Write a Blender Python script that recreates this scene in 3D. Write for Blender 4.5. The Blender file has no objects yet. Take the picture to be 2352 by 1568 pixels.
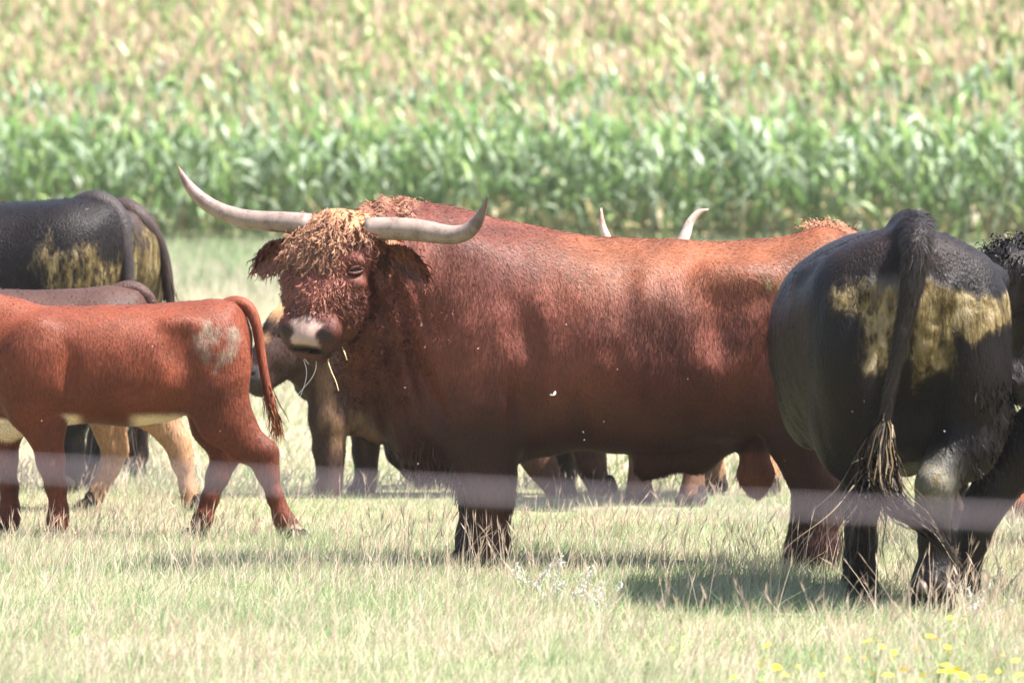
import bpy, math, random
import numpy as np
from mathutils import Vector, Matrix

# ------------------------------------------------------------------ camera, sky, sun, exposure
SC = bpy.context.scene
COL = SC.collection
CAMZ = 1.72
FD, CXP, YHP = 16350.0, 1176.0, 351.0          # telephoto: focal length and horizon of the 2352 px wide picture

cam_data = bpy.data.cameras.new('camera')
cam = bpy.data.objects.new('camera', cam_data)
COL.objects.link(cam)
cam.location = (0, 0, CAMZ)
cam.rotation_euler = (math.radians(90) - math.atan((784.0 - YHP) / FD), 0, 0)
cam_data.sensor_width = 36.0
cam_data.lens = FD / 2352.0 * 36.0
cam_data.clip_start = 0.5
cam_data.clip_end = 5000
cam_data.dof.use_dof = True
cam_data.dof.focus_distance = 29.6
cam_data.dof.aperture_fstop = 6.0
SC.camera = cam

SUN_EL = math.radians(60)
_az = np.array([0.94, -0.30]); _az /= np.linalg.norm(_az)
SUN_DIR = Vector((_az[0] * math.cos(SUN_EL), _az[1] * math.cos(SUN_EL), math.sin(SUN_EL)))
world = bpy.data.worlds.new('World')
SC.world = world
world.use_nodes = True
wn = world.node_tree.nodes
wl = world.node_tree.links
bg = wn['Background']
sky = wn.new('ShaderNodeTexSky')
sky.sky_type = 'NISHITA'
sky.sun_disc = False
sky.sun_elevation = SUN_EL
sky.sun_rotation = math.atan2(SUN_DIR.x, SUN_DIR.y)
sky.air_density = 1.0
sky.dust_density = 2.5
wl.new(sky.outputs[0], bg.inputs[0])
bg.inputs[1].default_value = 0.08
sun_data = bpy.data.lights.new('sun', 'SUN')
sun_data.energy = 5.0
sun_data.angle = math.radians(0.6)
sun_data.color = (1.0, 0.95, 0.88)
sun = bpy.data.objects.new('sun', sun_data)
COL.objects.link(sun)
sun.rotation_euler = SUN_DIR.to_track_quat('Z', 'Y').to_euler()
sun.location = (20, -10, 40)

SC.view_settings.view_transform = 'Standard'
SC.view_settings.look = 'None'
SC.view_settings.gamma = 1.0
SC.view_settings.use_curve_mapping = False
SC.view_settings.exposure = 2.0
SC.render.engine = 'CYCLES'
SC.cycles.use_denoising = True
SC.cycles.sample_clamp_direct = 2.5
SC.cycles.sample_clamp_indirect = 1.5
SC.cycles.max_bounces = 6
SC.cycles.diffuse_bounces = 3
SC.cycles.transmission_bounces = 3

rng = np.random.default_rng(11)
random.seed(5)

def wx(dx, d): return (dx - CXP) / FD * d
def wz(dy, d): return CAMZ - (dy - YHP) / FD * d
def gd(dy): return FD * CAMZ / (dy - YHP)        # distance of the flat ground under a picture row

# ------------------------------------------------------------------ small numeric tools
_NT = np.random.default_rng(3).random((64, 64, 64)).astype(np.float32)
def vnoise(P):
    P = np.asarray(P, dtype=np.float64)
    i = np.floor(P).astype(int); f = P - i
    f = f * f * (3 - 2 * f)
    r = 0
    for a in (0, 1):
        for b in (0, 1):
            for c in (0, 1):
                w = (f[:, 0] if a else 1 - f[:, 0]) * (f[:, 1] if b else 1 - f[:, 1]) * (f[:, 2] if c else 1 - f[:, 2])
                r = r + w * _NT[(i[:, 0] + a) % 64, (i[:, 1] + b) % 64, (i[:, 2] + c) % 64]
    return r
def fbm(P, o=3):
    s = 0; a = 1.0; t = 0
    for k in range(o):
        s = s + a * vnoise(P * (2 ** k) + 7.3 * k); t += a; a *= 0.5
    return s / t
def sstep(a, b, x):
    t = np.clip((x - a) / (b - a), 0, 1)
    return t * t * (3 - 2 * t)
def unit(v):
    return v / (np.linalg.norm(v, axis=-1, keepdims=True) + 1e-9)
def pchip(xq, xs, ys):
    xs = np.asarray(xs, float); ys = np.asarray(ys, float)
    h = np.diff(xs); dl = np.diff(ys) / h
    m = np.zeros_like(ys)
    m[0], m[-1] = dl[0], dl[-1]
    for i in range(1, len(xs) - 1):
        if dl[i - 1] * dl[i] > 0:
            w1 = 2 * h[i] + h[i - 1]; w2 = h[i] + 2 * h[i - 1]
            m[i] = (w1 + w2) / (w1 / dl[i - 1] + w2 / dl[i])
    xq = np.clip(xq, xs[0], xs[-1])
    j = np.clip(np.searchsorted(xs, xq) - 1, 0, len(xs) - 2)
    t = (xq - xs[j]) / h[j]
    return ((2*t**3 - 3*t**2 + 1) * ys[j] + (t**3 - 2*t**2 + t) * h[j] * m[j]
            + (-2*t**3 + 3*t**2) * ys[j+1] + (t**3 - t**2) * h[j] * m[j+1])
def catmull(pts, n):
    pts = np.asarray(pts, float)
    t = np.linspace(0, len(pts) - 1, n)
    return np.stack([_cr(t, pts[:, i]) for i in range(pts.shape[1])], 1)
def _cr(t, y):
    i = np.clip(t.astype(int), 0, len(y) - 2); f = t - i
    g = lambda k: y[np.clip(k, 0, len(y) - 1)]
    a, b, c, d = g(i - 1), g(i), g(i + 1), g(i + 2)
    a = np.where(i == 0, 2 * b - c, a); d = np.where(i == len(y) - 2, 2 * c - b, d)
    return 0.5 * (2*b + (c - a)*f + (2*a - 5*b + 4*c - d)*f**2 + (3*b - a - 3*c + d)*f**3)

# ------------------------------------------------------------------ signed-distance modelling: smooth unions of masses, meshed with surface nets
class Field:
    def __init__(s, lo, hi, h):
        s.lo = np.array(lo, float); s.h = h
        n = np.ceil((np.array(hi) - s.lo) / h).astype(int) + 1
        s.ax = [s.lo[i] + np.arange(n[i]) * h for i in range(3)]
        s.F = np.full(n, 1.0, np.float32)
        s.frame(None)
    def frame(s, M):                                    # 4x4 local -> world
        s.M = np.eye(4) if M is None else np.array(M, float)
        s.id = M is None
    def _add(s, fn, lo, hi, k, op='u'):
        lo = np.array(lo, float) - k - 2 * s.h; hi = np.array(hi, float) + k + 2 * s.h
        if not s.id:
            c = np.array([[x, y, z, 1] for x in (lo[0], hi[0]) for y in (lo[1], hi[1]) for z in (lo[2], hi[2])]) @ s.M.T
            lo = c[:, :3].min(0); hi = c[:, :3].max(0)
        sl = tuple(slice(max(0, np.searchsorted(s.ax[i], lo[i])), np.searchsorted(s.ax[i], hi[i])) for i in range(3))
        X, Y, Z = s.ax[0][sl[0]][:, None, None], s.ax[1][sl[1]][None, :, None], s.ax[2][sl[2]][None, None, :]
        if X.size == 0 or Y.size == 0 or Z.size == 0: return
        if not s.id:
            R = s.M[:3, :3]; sc2 = (R[:, 0] ** 2).sum(); t = s.M[:3, 3]
            X, Y, Z = X - t[0], Y - t[1], Z - t[2]
            X, Y, Z = [(R[0, i] * X + R[1, i] * Y + R[2, i] * Z) / sc2 for i in range(3)]
            d = fn(X, Y, Z) * math.sqrt(sc2)
        else:
            d = fn(X, Y, Z)
        A = s.F[sl]
        if op == 'u':
            g = np.clip(0.5 + 0.5 * (d - A) / k, 0, 1)
            s.F[sl] = d * (1 - g) + A * g - k * g * (1 - g)
        else:
            g = np.clip(0.5 - 0.5 * (-d - A) / k, 0, 1)
            s.F[sl] = -d * (1 - g) + A * g + k * g * (1 - g)
    def ell(s, c, r, k=0.05, op='u', rot=None):
        c = np.array(c, float); r = np.array(r, float)
        R = None if rot is None else np.array(rot, float)
        def fn(X, Y, Z):
            x, y, z = X - c[0], Y - c[1], Z - c[2]
            if R is not None:
                x, y, z = [R[0, i] * x + R[1, i] * y + R[2, i] * z for i in range(3)]
            k0 = np.sqrt((x / r[0])**2 + (y / r[1])**2 + (z / r[2])**2)
            k1 = np.sqrt((x / r[0]**2)**2 + (y / r[1]**2)**2 + (z / r[2]**2)**2) + 1e-6
            return k0 * (k0 - 1) / k1
        e = r if R is None else np.full(3, r.max())
        s._add(fn, c - e, c + e, k, op)
    def limb(s, pts, k=0.05, sub=0):
        pts = np.array([list(p) + [1.0] * (5 - len(p)) for p in pts], float)
        if sub: pts = catmull(pts, sub)
        for a, b in zip(pts[:-1], pts[1:]):
            ba = b[:3] - a[:3]; L2 = (ba**2).sum() + 1e-9
            def fn(X, Y, Z, a=a, b=b, ba=ba, L2=L2):
                x, y, z = X - a[0], Y - a[1], Z - a[2]
                t = np.clip((x * ba[0] + y * ba[1] + z * ba[2]) / L2, 0, 1)
                sy = a[4] + (b[4] - a[4]) * t
                return np.sqrt((x - t*ba[0])**2 + ((y - t*ba[1]) / sy)**2 + (z - t*ba[2])**2) - (a[3] + (b[3] - a[3]) * t)
            m = max(a[3], b[3]) * max(1, a[4], b[4])
            s._add(fn, np.minimum(a[:3], b[:3]) - m, np.maximum(a[:3], b[:3]) + m, k)
    def loft(s, secs, k=0.08, n=2.3, zf=0.5, y0=None):
        S = np.array(secs, float); S = S[np.argsort(S[:, 0])]
        x0, x1 = S[0, 0], S[-1, 0]
        yy = np.zeros(len(S)) if S.shape[1] < 5 else S[:, 4]
        def fn(X, Y, Z):
            xc = np.clip(X, x0, x1)
            tp, bt, hw, yc = [pchip(xc, S[:, 0], q) for q in (S[:, 1], S[:, 2], S[:, 3], yy)]
            zc = tp + (bt - tp) * zf
            up = Z > zc
            hz = np.where(up, tp - zc, zc - bt)
            q = (np.abs((Z - zc) / hz) ** n + np.abs((Y - yc) / hw) ** n) ** (1 / n)
            d = (q - 1) * np.minimum(hz, hw)
            return np.where(xc == X, d, np.sqrt(np.maximum(d, 0)**2 + (X - xc)**2))
        s._add(fn, (x0, (yy - S[:, 3]).min(), S[:, 2].min()), (x1, (yy + S[:, 3]).max(), S[:, 1].max()), k)
    def noise(s, amp, scale, seed=0.0):
        X, Y, Z = np.meshgrid(*s.ax, indexing='ij')
        m = np.abs(s.F) < 0.12
        P = np.stack([X[m], Y[m], Z[m]], 1)
        s.F[m] += amp * (fbm(P * scale + seed, 2) - 0.5) * 2
    def mesh(s):
        F = s.F; n = F.shape; sg = F < 0
        c = np.array(n) - 1
        acc = np.zeros((c.prod(), 3)); cnt = np.zeros(c.prod()); st = np.array([c[1] * c[2], c[2], 1])
        quads = []
        for a in range(3):
            s0 = [slice(None)] * 3; s1 = [slice(None)] * 3
            s0[a] = slice(0, -1); s1[a] = slice(1, None)
            cr = sg[tuple(s0)] != sg[tuple(s1)]
            I = np.argwhere(cr)
            b, e = [q for q in range(3) if q != a]
            I = I[(I[:, b] > 0) & (I[:, e] > 0) & (I[:, b] < c[b]) & (I[:, e] < c[e])]
            f0 = F[tuple(I.T)]; J = I.copy(); J[:, a] += 1; f1 = F[tuple(J.T)]
            P = I.astype(float); P[:, a] += f0 / (f0 - f1)
            ids = []
            for ob, oe in ((0, 0), (-1, 0), (-1, -1), (0, -1)):
                K = I.copy(); K[:, b] += ob; K[:, e] += oe
                ix = K @ st; ids.append(ix)
                for q in range(3): acc[:, q] += np.bincount(ix, P[:, q], minlength=len(cnt))
                cnt += np.bincount(ix, minlength=len(cnt))
            Q = np.stack(ids, 1); fl = (f0 < 0) ^ (a == 1)
            Q[~fl] = Q[~fl][:, ::-1]
            quads.append(Q)
        used = cnt > 0
        vid = np.full(len(cnt), -1); vid[used] = np.arange(used.sum())
        V = acc[used] / cnt[used][:, None] * s.h + s.lo
        return V, vid[np.concatenate(quads)]

def vert_normals(V, Q):
    n = np.cross(V[Q[:, 2]] - V[Q[:, 0]], V[Q[:, 3 if Q.shape[1] > 3 else 1]] - V[Q[:, 1]]) if Q.shape[1] > 3 else np.cross(V[Q[:, 1]] - V[Q[:, 0]], V[Q[:, 2]] - V[Q[:, 0]])
    N = np.zeros_like(V)
    for i in range(Q.shape[1]):
        for q in range(3): N[:, q] += np.bincount(Q[:, i], n[:, q], minlength=len(V))
    return unit(N)

def new_mesh(name, V, Q, mat, cols=None, normals=None, smooth=True):
    V = np.asarray(V, np.float32); Q = np.asarray(Q, np.int32)
    me = bpy.data.meshes.new(name)
    k = Q.shape[1]
    me.vertices.add(len(V)); me.vertices.foreach_set('co', V.ravel())
    me.loops.add(Q.size); me.loops.foreach_set('vertex_index', Q.ravel())
    me.polygons.add(len(Q)); me.polygons.foreach_set('loop_start', np.arange(0, Q.size, k, dtype=np.int32))
    me.update(calc_edges=True)
    me.polygons.foreach_set('use_smooth', np.full(len(Q), smooth))
    if cols is not None:
        c = np.ones((len(V), 4), np.float32); cols = np.asarray(cols)
        c[:, :3] = cols[:, :3]; c[:, 3] = cols[:, 3] if cols.shape[1] > 3 else 0
        me.color_attributes.new('Col', 'FLOAT_COLOR', 'POINT').data.foreach_set('color', c.ravel())
    if normals is not None:
        me.normals_split_custom_set_from_vertices(np.asarray(normals, np.float32).tolist())
    if mat is not None: me.materials.append(mat)
    return me

def link(name, data, parent=None, loc=(0, 0, 0)):
    o = bpy.data.objects.new(name, data); COL.objects.link(o)
    o.location = loc
    if parent is not None: o.parent = parent
    return o
def tag(o, label=None, cat=None, group=None, kind=None):
    if label: o['label'] = label
    if cat: o['category'] = cat
    if group: o['group'] = group
    if kind: o['kind'] = kind
    return o

def tube(path, radii, sides=12, cap=True):
    """tapered tube along a path; returns vertices and quads"""
    P = np.asarray(path, float); r = np.asarray(radii, float)
    T = unit(np.gradient(P, axis=0))
    up = np.array([0.13, 0.97, 0.21])
    A = unit(np.cross(T, up)); B = np.cross(T, A)
    a = np.linspace(0, 2 * np.pi, sides, endpoint=False)
    V = P[:, None] + r[:, None, None] * (np.cos(a)[None, :, None] * A[:, None] + np.sin(a)[None, :, None] * B[:, None])
    n = len(P); V = V.reshape(-1, 3)
    i = np.arange(n - 1)[:, None] * sides; j = np.arange(sides)[None]; j2 = (j + 1) % sides
    Q = np.stack([i + j, i + j2, i + sides + j2, i + sides + j], -1).reshape(-1, 4)
    if cap:
        k = len(V); V = np.concatenate([V, P[:1], P[-1:]])
        j = np.arange(sides); j2 = (j + 1) % sides
        e = (n - 1) * sides
        Q = np.concatenate([Q, np.stack([j2, j, np.full(sides, k), np.full(sides, k)], 1), np.stack([e + j, e + j2, np.full(sides, k + 1), np.full(sides, k + 1)], 1)])
    return V, Q

def tube_mesh(name, path, radii, mat, cols=None, sides=12, parent=None, org=(0, 0, 0)):
    V, Q = tube(path, radii, sides)
    F = [tuple(dict.fromkeys(q)) for q in Q.tolist()]
    me = bpy.data.meshes.new(name); me.from_pydata((V - np.array(org)).tolist(), [], F)
    me.polygons.foreach_set('use_smooth', np.ones(len(F), bool))
    if cols is not None:
        c = np.ones((len(V), 4), np.float32)
        n = len(path); cc = np.repeat(np.asarray(cols, float), sides, 0)
        c[:n * sides, :3] = cc; c[n*sides:n*sides+1, :3] = cc[0]; c[n*sides+1:, :3] = cc[-1]; c[:, 3] = 0
        me.color_attributes.new('Col', 'FLOAT_COLOR', 'POINT').data.foreach_set('color', c.ravel())
    me.materials.append(mat)
    return link(name, me, parent)

def ribbons(paths, widths, side, cols, normals=None):
    """N flat strands, S points each -> vertices, quads, colours, normals"""
    N, S, _ = paths.shape
    w = widths[..., None] * side[:, None] * 0.5
    V = np.stack([paths - w, paths + w], 2).reshape(-1, 3)
    i = (np.arange(N)[:, None] * S * 2 + np.arange(S - 1)[None] * 2).ravel()
    Q = np.stack([i, i + 1, i + 3, i + 2], 1)
    if cols.ndim == 2: cols = np.repeat(cols[:, None], S, 1)
    C = np.repeat(cols.reshape(-1, cols.shape[-1]), 2, 0)
    Nn = None
    if normals is not None:
        if normals.ndim == 2: normals = np.repeat(normals[:, None], S, 1)
        Nn = np.repeat(normals.reshape(-1, 3), 2, 0)
    return V, Q, C, Nn

# ------------------------------------------------------------------ materials (procedural)
def mat_new(name):
    m = bpy.data.materials.new(name); m.use_nodes = True
    nt = m.node_tree; b = nt.nodes['Principled BSDF']
    return m, nt, b
def node(nt, t, **kw):
    n = nt.nodes.new(t)
    for k, v in kw.items(): setattr(n, k, v)
    return n
def ramp(nt, fac, stops):
    r = node(nt, 'ShaderNodeValToRGB'); e = r.color_ramp.elements
    while len(e) < len(stops): e.new(0.5)
    for q, (p, c) in zip(e, stops): q.position = p; q.color = (*c, 1) if len(c) == 3 else c
    nt.links.new(fac, r.inputs[0]); return r
def mixc(nt, a, b, fac, mode='MIX'):
    m = node(nt, 'ShaderNodeMix', data_type='RGBA', blend_type=mode)
    for s, v in ((0, fac), (6, a), (7, b)):
        if hasattr(v, 'node'): nt.links.new(v, m.inputs[s])
        elif isinstance(v, tuple): m.inputs[s].default_value = (*v, 1)
        else: m.inputs[s].default_value = v
    return m.outputs[2]
def hide_material(name, rough=0.55, sheen=0.25, spec=0.35, bump=0.35, streak=0.8):
    """animal hide: colour from the coat attribute, hair-streak relief; alpha of the attribute is a crust of dung"""
    m, nt, b = mat_new(name)
    at = node(nt, 'ShaderNodeAttribute', attribute_name='Col')
    tc = node(nt, 'ShaderNodeTexCoord'); mp = node(nt, 'ShaderNodeMapping')
    mp.inputs['Scale'].default_value = (1.0, 1.0, 0.22); mp.inputs['Rotation'].default_value = (0, 0.35, 0)
    nt.links.new(tc.outputs['Object'], mp.inputs[0])
    n1 = node(nt, 'ShaderNodeTexNoise'); n1.inputs['Scale'].default_value = 130; n1.inputs['Detail'].default_value = 3
    nt.links.new(mp.outputs[0], n1.inputs[0])
    n2 = node(nt, 'ShaderNodeTexNoise'); n2.inputs['Scale'].default_value = 7; n2.inputs['Detail'].default_value = 4
    nt.links.new(tc.outputs['Object'], n2.inputs[0])
    mp3 = node(nt, 'ShaderNodeMapping'); mp3.inputs['Scale'].default_value = (1.0, 1.0, 0.33)
    nt.links.new(tc.outputs['Object'], mp3.inputs[0])
    n3 = node(nt, 'ShaderNodeTexNoise'); n3.inputs['Scale'].default_value = 34; n3.inputs['Detail'].default_value = 8; n3.inputs['Roughness'].default_value = 0.68
    nt.links.new(mp3.outputs[0], n3.inputs[0])
    n4 = node(nt, 'ShaderNodeTexNoise'); n4.inputs['Scale'].default_value = 11; n4.inputs['Detail'].default_value = 6; n4.inputs['Roughness'].default_value = 0.6
    nt.links.new(mp3.outputs[0], n4.inputs[0])
    r1 = ramp(nt, n1.outputs[0], [(0.3, (0.55, 0.55, 0.55)), (0.7, (1.35, 1.35, 1.35))])
    r2 = ramp(nt, n2.outputs[0], [(0.3, (0.72, 0.74, 0.78)), (0.72, (1.22, 1.2, 1.16))])
    c = mixc(nt, at.outputs[0], r1.outputs[0], streak, 'MULTIPLY')
    c = mixc(nt, c, r2.outputs[0], 0.85, 'MULTIPLY')
    thr = node(nt, 'ShaderNodeMath', operation='ADD')            # crust where mask + clumpy noise passes a threshold
    nt.links.new(at.outputs['Alpha'], thr.inputs[0]); nt.links.new(n3.outputs[0], thr.inputs[1])
    dr = ramp(nt, thr.outputs[0], [(0.72, (0, 0, 0)), (0.95, (0.38, 0.38, 0.38)), (1.2, (0.95, 0.95, 0.95))])
    dm = node(nt, 'ShaderNodeMath', operation='MULTIPLY_ADD'); dm.inputs[1].default_value = 0.5
    nt.links.new(n3.outputs[0], dm.inputs[0])
    hf = node(nt, 'ShaderNodeMath', operation='MULTIPLY'); hf.inputs[1].default_value = 0.5
    nt.links.new(n4.outputs[0], hf.inputs[0]); nt.links.new(hf.outputs[0], dm.inputs[2])
    dcol = ramp(nt, dm.outputs[0], [(0.38, (0.014, 0.010, 0.006)), (0.46, (0.070, 0.050, 0.017)), (0.53, (0.15, 0.112, 0.052)), (0.62, (0.25, 0.205, 0.135))])
    c = mixc(nt, c, dcol.outputs[0], dr.outputs[0])
    nt.links.new(c, b.inputs['Base Color'])
    b.inputs['Roughness'].default_value = rough
    b.inputs['Specular IOR Level'].default_value = spec
    b.inputs['Sheen Weight'].default_value = sheen
    b.inputs['Sheen Roughness'].default_value = 0.4
    bm = node(nt, 'ShaderNodeBump'); bm.inputs['Strength'].default_value = bump; bm.inputs['Distance'].default_value = 0.009
    ad = node(nt, 'ShaderNodeMath', operation='MULTIPLY_ADD')
    nt.links.new(dr.outputs[0], ad.inputs[0]); nt.links.new(n3.outputs[0], ad.inputs[1]); nt.links.new(n1.outputs[0], ad.inputs[2])
    nt.links.new(ad.outputs[0], bm.inputs['Height']); nt.links.new(bm.outputs[0], b.inputs['Normal'])
    return m
def hair_material(name, rough=0.5, spec=0.3, sheen=0.1):
    m, nt, b = mat_new(name)
    at = node(nt, 'ShaderNodeAttribute', attribute_name='Col')
    nt.links.new(at.outputs[0], b.inputs['Base Color'])
    b.inputs['Roughness'].default_value = rough; b.inputs['Specular IOR Level'].default_value = spec
    b.inputs['Sheen Weight'].default_value = sheen
    return m
def leaf_material(name, trans=0.35, rough=0.5, spec=0.4):
    m, nt, b = mat_new(name)
    at = node(nt, 'ShaderNodeAttribute', attribute_name='Col')
    nt.links.new(at.outputs[0], b.inputs['Base Color'])
    b.inputs['Roughness'].default_value = rough; b.inputs['Specular IOR Level'].default_value = spec
    t = node(nt, 'ShaderNodeBsdfTranslucent'); nt.links.new(at.outputs[0], t.inputs[0])
    mx = node(nt, 'ShaderNodeMixShader'); mx.inputs[0].default_value = trans
    nt.links.new(b.outputs[0], mx.inputs[1]); nt.links.new(t.outputs[0], mx.inputs[2])
    nt.links.new(mx.outputs[0], nt.nodes['Material Output'].inputs[0])
    return m
def horn_material():
    m, nt, b = mat_new('horn')
    at = node(nt, 'ShaderNodeAttribute', attribute_name='Col')
    tc = node(nt, 'ShaderNodeTexCoord')
    n = node(nt, 'ShaderNodeTexNoise'); n.inputs['Scale'].default_value = 22; n.inputs['Detail'].default_value = 9; n.inputs['Roughness'].default_value = 0.72
    nt.links.new(tc.outputs['Object'], n.inputs[0])
    r = ramp(nt, n.outputs[0], [(0.36, (0.38, 0.33, 0.30)), (0.5, (0.9, 0.88, 0.86)), (0.68, (1.2, 1.2, 1.2))])
    nt.links.new(mixc(nt, at.outputs[0], r.outputs[0], 0.8, 'MULTIPLY'), b.inputs['Base Color'])
    b.inputs['Roughness'].default_value = 0.42
    bm = node(nt, 'ShaderNodeBump'); bm.inputs['Strength'].default_value = 0.25; bm.inputs['Distance'].default_value = 0.004
    nt.links.new(n.outputs[0], bm.inputs['Height']); nt.links.new(bm.outputs[0], b.inputs['Normal'])
    return m
def plain_material(name, col, rough=0.6, spec=0.4, nscale=60, var=0.25):
    m, nt, b = mat_new(name)
    tc = node(nt, 'ShaderNodeTexCoord')
    n = node(nt, 'ShaderNodeTexNoise'); n.inputs['Scale'].default_value = nscale; n.inputs['Detail'].default_value = 4
    nt.links.new(tc.outputs['Object'], n.inputs[0])
    r = ramp(nt, n.outputs[0], [(0.3, tuple(c * (1 - var) for c in col)), (0.7, tuple(min(1, c * (1 + var)) for c in col))])
    nt.links.new(r.outputs[0], b.inputs['Base Color'])
    b.inputs['Roughness'].default_value = rough; b.inputs['Specular IOR Level'].default_value = spec
    bm = node(nt, 'ShaderNodeBump'); bm.inputs['Strength'].default_value = 0.3; bm.inputs['Distance'].default_value = 0.003
    nt.links.new(n.outputs[0], bm.inputs['Height']); nt.links.new(bm.outputs[0], b.inputs['Normal'])
    return m

M_RED = hide_material('red_hide', 0.6, 0.0, 0.18)
M_BLACK = hide_material('black_hide', 0.45, 0.0, 0.14, 0.7)
M_BROWN = hide_material('brown_hide', 0.6, 0.0, 0.18)
M_HAIR = hair_material('hair', 0.5, 0.25, 0.0)
M_BHAIR = hair_material('black_hair', 0.42, 0.15, 0.0)
M_HORN = horn_material()
M_HOOF = plain_material('hoof', (0.026, 0.021, 0.018), 0.85, 0.1)
M_EYE = plain_material('eye', (0.012, 0.008, 0.006), 0.3, 0.3)
M_NOSE = hide_material('nose_skin', 0.5, 0.0, 0.22, 0.15, 0.2)
M_GRASS = leaf_material('grass_blade', 0.4, 0.6, 0.25)
M_CORN = leaf_material('maize_leaf', 0.45, 0.45, 0.5)
# ------------------------------------------------------------------ the setting: ground, grass, maize field
def front_line(x):                                  # where the maize starts (the field edge runs slightly towards us on the right)
    return 114.0 - 0.40 * x
def ground_z(x, y):
    e = y - front_line(x)
    e = np.maximum(e, 0)
    return 0.17 * np.minimum(e, 60) * sstep(-2, 5, e) + 0.05 * np.clip(e - 60, 0, 200)

def build_ground():
    ys = np.concatenate([np.linspace(-60, 20, 9), np.linspace(21, 102, 50), np.linspace(104, 240, 100), np.linspace(250, 3000, 30)])
    xs = np.concatenate([np.linspace(-1500, -60, 12), np.linspace(-50, 50, 51), np.linspace(60, 1500, 12)])
    X, Y = np.meshgrid(xs, ys, indexing='ij')
    Z = ground_z(X, Y) + 0.012 * (fbm(np.stack([X.ravel(), Y.ravel(), 0 * X.ravel()], 1) * 0.7) - 0.5).reshape(X.shape)
    V = np.stack([X, Y, Z], -1).reshape(-1, 3)
    n, m = X.shape
    i = (np.arange(n - 1)[:, None] * m + np.arange(m - 1)[None]).ravel()
    Q = np.stack([i, i + m, i + m + 1, i + 1], 1)
    mt, nt, b = mat_new('pasture_ground')
    tc = node(nt, 'ShaderNodeTexCoord')
    a = node(nt, 'ShaderNodeTexNoise'); a.inputs['Scale'].default_value = 1.3; a.inputs['Detail'].default_value = 6
    c = node(nt, 'ShaderNodeTexNoise'); c.inputs['Scale'].default_value = 40; c.inputs['Detail'].default_value = 5
    nt.links.new(tc.outputs['Object'], a.inputs[0]); nt.links.new(tc.outputs['Object'], c.inputs[0])
    r = ramp(nt, a.outputs[0], [(0.35, (0.16, 0.18, 0.09)), (0.65, (0.30, 0.265, 0.17))])
    r2 = ramp(nt, c.outputs[0], [(0.3, (0.55, 0.5, 0.45)), (0.7, (1.2, 1.2, 1.15))])
    nt.links.new(mixc(nt, r.outputs[0], r2.outputs[0], 1.0, 'MULTIPLY'), b.inputs['Base Color'])
    b.inputs['Roughness'].default_value = 0.95; b.inputs['Specular IOR Level'].default_value = 0.1
    tag(link('ground', new_mesh('ground', V, Q, mt)), kind='structure')
build_ground()

STRAW = np.array([0.545, 0.485, 0.365]); GREEN = np.array([0.31, 0.40, 0.205]); DRYP = np.array([0.60, 0.51, 0.405]); DGREEN = np.array([0.16, 0.25, 0.105])
def patch(x, y):                                     # share of green in the sward
    P = np.stack([x, y * 0.8, np.zeros_like(x) + 3.1], 1)
    return np.clip((fbm(P * 1.9, 4) - 0.42) * 3.4, 0, 1)
def blades(x, y, hgt, wid, green, S=3, lean=0.35, bend=0.5):
    n = len(x)
    z = ground_z(x, y)
    a = rng.uniform(0, 2 * np.pi, n)
    l = np.abs(rng.normal(0, lean, n)) + 0.05
    D = np.stack([np.cos(a) * l, np.sin(a) * l, np.ones(n)], 1)
    D[:, 0] += 0.10                                  # a light breeze from the left
    root = np.stack([x, y, z - 0.02], 1)
    t = np.linspace(0, 1, S)
    bd = rng.uniform(0, bend, n)
    H = hgt[:, None, None]
    path = root[:, None] + H * t[None, :, None] * D[:, None]
    path[..., :2] += (H * (t[None, :, None] ** 2) * bd[:, None, None] * D[:, None, :2] / (l[:, None, None] + 0.05))
    path[..., 2] -= (hgt[:, None] * t[None] ** 2 * bd[:, None] * 0.35)
    w = wid[:, None] * (1 - 0.92 * t[None] ** 1.6)
    b = rng.uniform(0, np.pi, n)
    side = np.stack([np.cos(b), np.sin(b) * 0.6, np.zeros(n)], 1); side = unit(side)
    g = rng.random(n) < green
    base = np.where(g[:, None], GREEN + (DGREEN - GREEN) * rng.random((n, 1)) * 0.6, STRAW + (DRYP - STRAW) * rng.random((n, 1)))
    col = base * rng.uniform(0.72, 1.18, (n, 1))
    cc = np.repeat(col[:, None], S, 1)
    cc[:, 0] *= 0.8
    nm = unit(np.stack([-side[:, 1], side[:, 0] * 1.0, np.full(n, 0.9)], 1) + rng.normal(0, 0.25, (n, 3)))
    return ribbons(path, w, side, cc, None)
def join(parts):
    V, Q, C, N = [], [], [], []; o = 0
    for v, q, c, n in parts:
        V.append(v); Q.append(q + o); C.append(c); o += len(v)
        if n is not None: N.append(n)
    return np.concatenate(V), np.concatenate(Q), np.concatenate(C), (np.concatenate(N) if N else None)
def wedge(n, d0, d1, margin, p=1.0):                 # random ground points inside the view wedge plus a margin each side
    y = d0 + (d1 - d0) * rng.random(n) ** p
    x = (rng.random(n) * 2 - 1) * (y * 0.072 + margin)
    return x, y

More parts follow.
